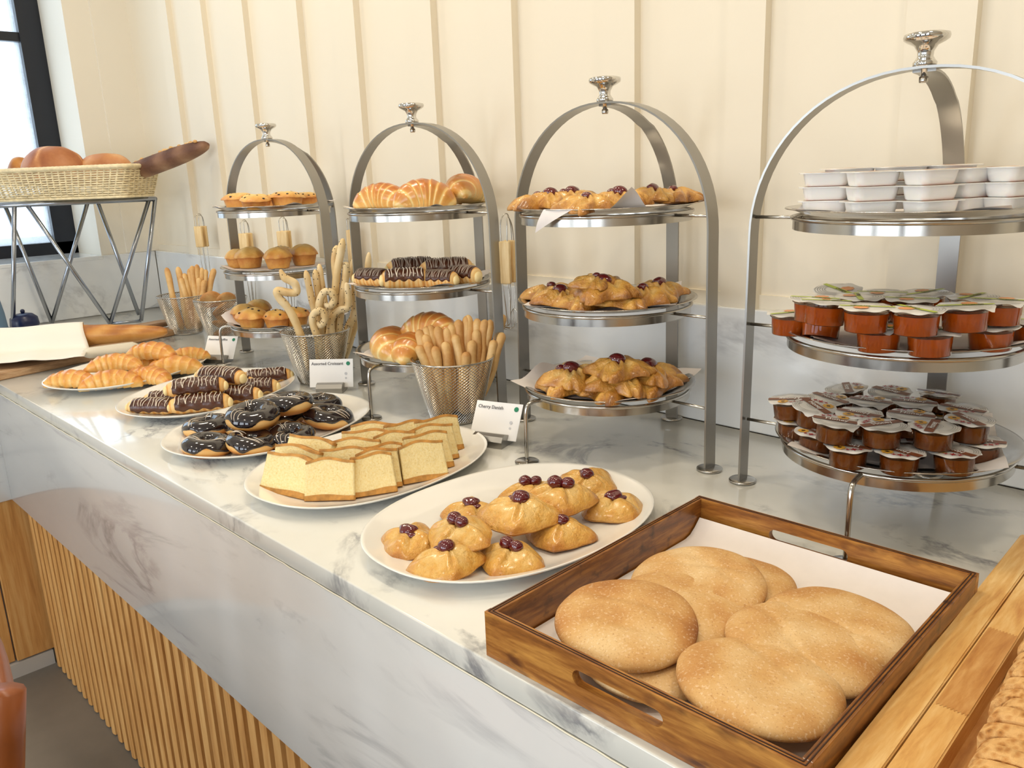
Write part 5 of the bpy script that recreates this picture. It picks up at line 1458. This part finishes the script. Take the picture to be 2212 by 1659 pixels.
# ------------------------------------------------------------------ baguette, boards and napkin, far left
t = thing('wooden_board', 'light brown paddle board under the napkin at the far left', 'board', (0, 0, .0003))
P0 = [W(-60, 815, .02), W(130, 805, .02), W(300, 775, .02), W(425, 742, .02), W(422, 728, .02), W(330, 722, .02), W(150, 735, .02), W(-60, 750, .02)]
def slab_poly(pts, z0, z1, r=.003):
    bm = bmesh.new(); vs = [bm.verts.new((p[0], p[1], z0)) for p in pts]; fc = bm.faces.new(vs)
    ret = bmesh.ops.extrude_face_region(bm, geom=[fc])
    for el in ret['geom']:
        if isinstance(el, bmesh.types.BMVert): el.co.z = z1
    bmesh.ops.recalc_face_normals(bm, faces=bm.faces)
    bmesh.ops.bevel(bm, geom=[e for e in bm.edges if abs(e.verts[0].co.z - e.verts[1].co.z) < 1e-6], offset=r, segments=3, affect='EDGES')
    bm.verts.index_update(); out = [tuple(p.co) for p in bm.verts], [tuple(w2.index for w2 in q.verts) for q in bm.faces]; bm.free(); return out
def board_outline(x0, x1, y0, y1, hw, hl, skew):
    cx = (x0 + x1) / 2; pts = [(x0, y0), (x1, y0)]
    pts += [(x1, y1 - .03), (x1 - .02, y1), (cx + hw, y1 + .02), (cx + hw, y1 + hl - .02), (cx + hw * .6, y1 + hl), (cx - hw * .6, y1 + hl), (cx - hw, y1 + hl - .02), (cx - hw, y1 + .02), (x0 + .02, y1), (x0, y1 - .03)]
    return [(x + skew * (y - y0), y) for x, y in pts]
ob('board_body', slab_poly(board_outline(-2.86, -2.53, .45, .93, .035, .20, -.22), 0, .022), 'board_brown', t, True, angle=.7)
t = thing('wooden_board', 'darker wooden board stacked on the light one, carrying the baguette', 'board', (0, 0, .0225))
ob('board_body', slab_poly(board_outline(-2.91, -2.66, .46, .95, .035, .19, -.20), 0, .016), 'board_dark', t, True, angle=.7)
# baguette
b0 = W(-40, 735, .075); b1 = W(366, 716, .065)
b0 = Vector((-2.93, .50, 0)); b1 = Vector((-2.80, 1.13, 0))
b1 = W(362, 716, .068); dirb = (b1 - Vector((-2.86, .48, .068))); 
pts = []; rad = []
for i in range(50):
    u = i / 49; p = Vector((-2.86, .48, .068)).lerp(b1, u); pts.append((p.x, p.y, .068 + .004 * sin(u * 3))); e = max(0, 1 - abs(2 * u - 1) ** 3.0) ** .5
    rad.append(.008 + .026 * e * (1 if u < .5 else (1 - .35 * (u - .5) * 2)))
g = sweep(pts, rad, 24, lambda a, u: (cos(a), sin(a) * 1.15), (0, 0, 1), False, lambda u, a: .35 + .25 * sin(u * 40 + a * 2) * (cos(a) > .2) + .15 * cos(a))
g = ([(p[0] + .002 * nz(p, 30), p[1] + .002 * nz(p, 30, 2), p[2] + .002 * nz(p, 30, 4)) for p in g[0]], g[1], g[2])
tag(ob('baguette', g, 'crust_baguette'), 'golden baguette with its left half wrapped in a white napkin', 'bread')
# napkin draped over the baguette
v = []; f = []; nu, nv = 36, 26
pa = Vector((-2.86, .48, 0)); pb = Vector((b1.x, b1.y, 0)); du = (pb - pa).normalized(); dn = Vector((du.y, -du.x, 0))
if dn.x < 0: dn = -dn
for i in range(nu + 1):
    for j in range(nv + 1):
        u = i / nu; s = (j / nv - .38) * .34
        Lg = .02 + u * (.40 + .05 * (s / .2)) - .05
        R_ = .042
        if abs(s) < R_ * 1.57: a = s / R_; o_, z = R_ * sin(a), .068 + R_ * cos(a)
        else:
            k = abs(s) - R_ * 1.57; o_, z = (R_ + k * .35) * (1 if s > 0 else -1), .068 - k * .95
        if z < .0415: o_ += (.0415 - z) * .9 * (1 if s > 0 else -1); z = .0415
        z += .0025 * sin(u * 9 + s * 30) * (1 if z > .045 else .3) + .003 * sin(u * 21) * (z < .1)
        z = max(z, .041)
        p = pa + du * (Lg * 1.0) + dn * o_; v.append((p.x, p.y, z))
for i in range(nu):
    for j in range(nv): A = i * (nv + 1) + j; f.append((A, A + nv + 1, A + nv + 2, A + 1))
o = ob('napkin', (v, f), 'napkin'); md = o.modifiers.new('s', 'SOLIDIFY'); md.thickness = .0015
tag(o, 'white cloth napkin draped over the left half of the baguette', 'napkin')
# rolled cloth
pA = W(180, 768, .035); pB = W(300, 752, .035)
pts = [(pA.x + (pB.x - pA.x) * i / 20, pA.y + (pB.y - pA.y) * i / 20, .040) for i in range(21)]
rad = [(.004 + .012 * min(1, (min(i, 20 - i) + .4) / 2.5) ** .6) for i in range(21)]
tag(ob('rolled_cloth', sweep(pts, rad, 18, lambda a, u: (cos(a), sin(a) * 1.25), (0, 0, 1)), 'cloth_roll'), 'off-white rolled cloth lying on the board behind the golden croissants', 'cloth')

# ------------------------------------------------------------------ zigzag riser with the wicker bread basket
def on_line(px, Fp, u, z):
    lo, hi = -2.0, 2.0; g_ = lambda s: PRJ((Fp[0] + s * u[0], Fp[1] + s * u[1], z))[0] - px
    for _ in range(50):
        md_ = (lo + hi) / 2
        if (g_(lo) < 0) != (g_(md_) < 0): hi = md_
        else: lo = md_
    return Vector((Fp[0] + lo * u[0], Fp[1] + lo * u[1], z))
F1 = (-3.24, 1.06); F2 = (-3.46, .95); u_ = Vector((.35, .94)).normalized(); u2 = u_; ZT = .452
t = thing('zigzag_riser', 'grey steel riser with zigzag legs under the wicker basket, far left', 'riser', (0, 0, 0))
NT = {px: on_line(px, F1, u_, ZT) for px in (-70, 31, 58, 322, 335)}; NB = {px: on_line(px, F1, u_, .006) for px in (28, 238, 305)}
FT = {px: on_line(px, F2, u2, ZT) for px in (-110, 10, 190, 210, 300)}; FB = {px: on_line(px, F2, u2, .006) for px in (112, 300)}
def rod(a, b2, nm='leg', r=.0075): ob(nm, sweep([a, b2], r, 10), 'rack_steel', t)
rod(NT[31], NB[28]); rod(NT[58], NB[238]); rod(NB[238], NT[322]); rod(NT[335], NB[305])
rod(FT[10], FB[112]); rod(FB[112], FT[190]); rod(FT[210], FB[300])
rod(NB[238], NB[305], 'base_rail', .005)
g = G()
for a, b2 in ((NT[-70], NT[335]), (FT[-110], FT[300]), (NT[335], FT[300]), (NT[-70], FT[-110])): g.add(sweep([a, b2], .0085, 10))
ob('top_frame', g, 'rack_steel', t)
# wicker basket
rim_r = W(270, 352, .58) if False else None
bn = Vector((-3.00, 1.10, 0))     # near right corner of the rim
ub = Vector((-.80, -.60, 0)); wb = Vector((-.60, .80, 0))
def basket_mesh():
    Lx, Wy, H = .60, .235, .105; R_ = G(); n_per = 0
    def per(scale_in, z):
        cx_, cy_ = Lx / 2, Wy / 2
        return cx_, cy_
    stakes = []; P_ = []
    N = 72
    def outline(u, fl):
        # rounded rectangle, u in 0..1
        pts = rrect(Lx + fl, Wy + fl, .03, 4); m_ = len(pts)
        # resample by length
        ds = [0]
        for i in range(m_): a = pts[i]; b2 = pts[(i + 1) % m_]; ds.append(ds[-1] + math.hypot(a[0] - b2[0], a[1] - b2[1]))
        s = (u % 1) * ds[-1]
        for i in range(m_):
            if ds[i + 1] >= s:
                k = (s - ds[i]) / max(1e-9, ds[i + 1] - ds[i]); a = pts[i]; b2 = pts[(i + 1) % m_]; return a[0] + (b2[0] - a[0]) * k, a[1] + (b2[1] - a[1]) * k
        return pts[0]
    NS = 64; g1 = G(); g2 = G(); rows = 13
    for j in range(rows):
        z = .004 + (H - .012) * j / (rows - 1); fl = -.05 * (1 - z / H); pts = []
        M = NS * 4
        for i in range(M):
            x, y = outline(i / M, fl); x2, y2 = outline(i / M, fl + .01); nx_, ny_ = x2 - x, y2 - y; ln = math.hypot(nx_, ny_) or 1
            o_ = .0028 * sin(PI * i / 4 + (PI if j % 2 else 0) + PI / 4); pts.append((x + nx_ / ln * o_, y + ny_ / ln * o_, z))
        g1.add(sweep(pts, .0032, 6, up=(0, 0, 1), closed=True))
    for i in range(NS):
        x, y = outline((i + .5) / NS, -.05); x2, y2 = outline((i + .5) / NS, 0); g2.add(sweep([(x, y, 0), (x2, y2, H)], .0034, 6))
    g3 = G(); pts = [outline(i / 200, .004) for i in range(200)]
    g3.add(sweep([(x, y, H) for x, y in pts], [(.0075 + .0006 * (i % 2)) for i in range(200)], 8, up=(0, 0, 1), closed=True))
    pts = [outline(i / 200, -.048) for i in range(200)]; g3.add(sweep([(x, y, .003) for x, y in pts], .005, 8, up=(0, 0, 1), closed=True))
    fl_ = rrect(Lx - .05, Wy - .05, .03, 4)
    bot = ([(x, y, z) for z in (.001, .006) for x, y in fl_], [tuple(range(len(fl_) - 1, -1, -1)), tuple(range(len(fl_), 2 * len(fl_)))] + [(k, (k + 1) % 20, 20 + (k + 1) % 20, 20 + k) for k in range(20)])
    return g1, g2, g3, bot
cen = bn + ub * .30 + wb * .1175
t = thing('wicker_basket', 'cream wicker basket of breads standing on the zigzag riser', 'basket', (cen.x, cen.y, .464), math.atan2(-ub.y, -ub.x))
g1, g2, g3, bot = basket_mesh()
ob('weave', g1, 'wicker', t); ob('stakes', g2, 'wicker', t); ob('rim', g3, 'wicker', t); ob('basket_floor', bot, 'wicker', t, False)
def in_basket(s, w_, z): p = bn + ub * s + wb * w_; return (p.x, p.y, .464 + z)
BB = Vector((-ub.x, -ub.y, 0))
yb_ = math.atan2(ub.y, ub.x)
def loafgeo(L, Wd, H, seed, mat='crust_round', bk=None, amp=.004):
    outl = lambda th: 1.0
    v, f, b_ = blob(lambda th: 1, lambda r, th: max(0, 1 - r ** 2.4) ** .6, lambda r, th: -.35 * max(0, 1 - r ** 3) ** .5, 56, 16, 8, 0, 1, seed, bk or (lambda r, th, tp: .35 + .3 * nz((cos(th) * r, sin(th) * r, 0), 2, seed) + .15 * r))
    v = [(x * L / 2, y * Wd / 2, z * H) for x, y, z in v]
    v = [(p[0] + amp * nz(p, 22, seed), p[1] + amp * nz(p, 22, seed + 2), p[2] + amp * nz(p, 22, seed + 4)) for p in v]
    return v, f, b_
def seams(r, th, tp):
    x, y = cos(th) * r, sin(th) * r
    return .62 - .5 * (math.exp(-((x - .1 * sin(3 * y)) / .05) ** 2) + math.exp(-((y - .15 * sin(3 * x)) / .05) ** 2)) + .2 * nz((x, y, 0), 2)
tag(ob('round_loaf', loafgeo(.25, .17, .10, 2, bk=seams), 'crust_round', loc=in_basket(.33, .09, .085), rot=(0, 0, yb_)), 'round brown crusty loaf with pale cross seams in the wicker basket', 'bread')
tag(ob('crusty_loaf', loafgeo(.24, .12, .075, 5), 'crust_round', loc=in_basket(.17, .13, .078), rot=(0, .15, yb_)), 'flaky-topped brown loaf behind the round one in the wicker basket', 'bread')
tag(ob('golden_loaf', loafgeo(.10, .10, .07, 8), 'crust_baguette', loc=in_basket(.50, .14, .085), rot=(0, 0, yb_)), 'golden loaf cut off by the left edge of the photo, in the wicker basket', 'bread')
# long dark seeded loaf sticking out over the right end
a_ = Vector(in_basket(.16, .14, .055)); tipp = WX(450, 312, 1, 1.345)
pts = []; rad = []
for i in range(40):
    u = i / 39; p = a_.lerp(tipp, u); pts.append(tuple(p)); e = max(0, 1 - abs(2 * u - 1) ** 2.6) ** .5; rad.append((.006 + .026 * e, .008 + .036 * e))
t = thing('seeded_loaf', 'long dark brown seeded loaf sticking out over the right end of the wicker basket', 'bread', (0, 0, 0))
ob('loaf_body', sweep(pts, rad, 20, None, (0, 0, 1), False, lambda u, a: .62 + .2 * cos(a) + .15 * sin(u * 30)), 'crust_seeded', t)
g = G(); rr_ = random.Random(2)
for i in range(26):
    k = rr_.randrange(8, 36); p = Vector(pts[k]); g.add(ball(.0075, 1.3, 1, .8, 10, 6, .2, 60, i, (p.x + rr_.uniform(-.015, .015), p.y + rr_.uniform(-.015, .015), p.z + rad[k][0] * .95)))
ob('nut_topping', g, 'dough_stick', t)['label'] = 'pale nuts and seeds crusted on top'
# blue enamel pot at the far left
p = W(44, 694, .03)
t = thing('blue_pot', 'dark blue rounded pot behind the napkin at the far left', 'pot', (-3.36, .80, 0))
ob('pot_body', revolve([(0, 0), (.03, 0), (.040, .006), (.048, .03), (.045, .055), (.03, .068), (.01, .072), (0, .072)], 36), 'blue_enamel', t)
ob('pot_knob', ball(.008, 1, 1, 1, 12, 8, off=(0, 0, .078)), 'blue_enamel', t)
t = thing('blue_jug', 'blue-grey upright container cut off by the left edge of the photo', 'container', (-3.22, .665, 0))
ob('jug_body', revolve([(0, 0), (.05, 0), (.052, .004), (.046, .10), (.036, .17), (.034, .2), (.030, .2), (.03, .17), (0, .165)], 36), 'blue_grey', t)

# ------------------------------------------------------------------ ceiling lamps and daylight
LAMPS = [(-2.6, .75), (-1.75, .75), (-.85, .75), (.05, .75), (-2.2, -.9), (-.9, -.9), (.5, -.9)]
for i, (x, y) in enumerate(LAMPS):
    t = thing('ceiling_lamp', 'round recessed ceiling lamp above the buffet', 'lamp', (x, y, ZC - .012), 0, 'recessed ceiling lamps')
    ob('lamp_ring', revolve([(.085, .012), (.10, .010), (.10, 0), (.09, -.003), (.085, 0), (.085, .012)], 36), 'ceiling_paint', t)
    ob('lamp_disc', revolve([(0, .004), (.085, .004), (.085, .006), (0, .006)], 36), 'lamp_glow', t)
    L = bpy.data.lights.new('lamp_light', 'AREA'); L.shape = 'DISK'; L.size = .22; L.energy = (5.0 if y > 0 else 5.0); L.color = (1.0, .88, .70)
    lo = bpy.data.objects.new('lamp_light', L); COL.objects.link(lo); lo.location = (x, y, ZC - .03)
for i, (a, c_) in enumerate(WINS):
    L = bpy.data.lights.new('daylight', 'AREA'); L.shape = 'RECTANGLE'; L.size = c_ - a; L.size_y = 1.95; L.energy = 30; L.color = (.86, .93, 1.0)
    lo = bpy.data.objects.new('daylight', L); COL.objects.link(lo); lo.location = ((a + c_) / 2, -3.44, .62); lo.rotation_euler = (PI / 2, 0, 0)
L = bpy.data.lights.new('window_daylight', 'AREA'); L.shape = 'RECTANGLE'; L.size = 1.0; L.size_y = 1.35; L.energy = 7; L.color = (.80, .90, 1.0)
lo = bpy.data.objects.new('window_daylight', L); COL.objects.link(lo); lo.location = (xf - .08, .61, .96); lo.rotation_euler = (0, -PI / 2, 0)
L.shape = 'RECTANGLE'; L.size = 1.3; L.size_y = .95
lo.visible_camera = True
wd = bpy.data.worlds.new('world'); sc.world = wd; wd.use_nodes = True
bg = wd.node_tree.nodes['Background']; bg.inputs[0].default_value = (.80, .90, 1.0, 1); bg.inputs[1].default_value = 1.0
vs = sc.view_settings; vs.view_transform = 'Standard'; vs.look = 'None'; vs.exposure = 0.22; vs.gamma = 1; vs.use_curve_mapping = False
# anything left unused is removed
for k, p_ in PROTO.items():
    if k not in USED:
        for ch in list(p_.children): bpy.data.objects.remove(ch)
        bpy.data.objects.remove(p_)
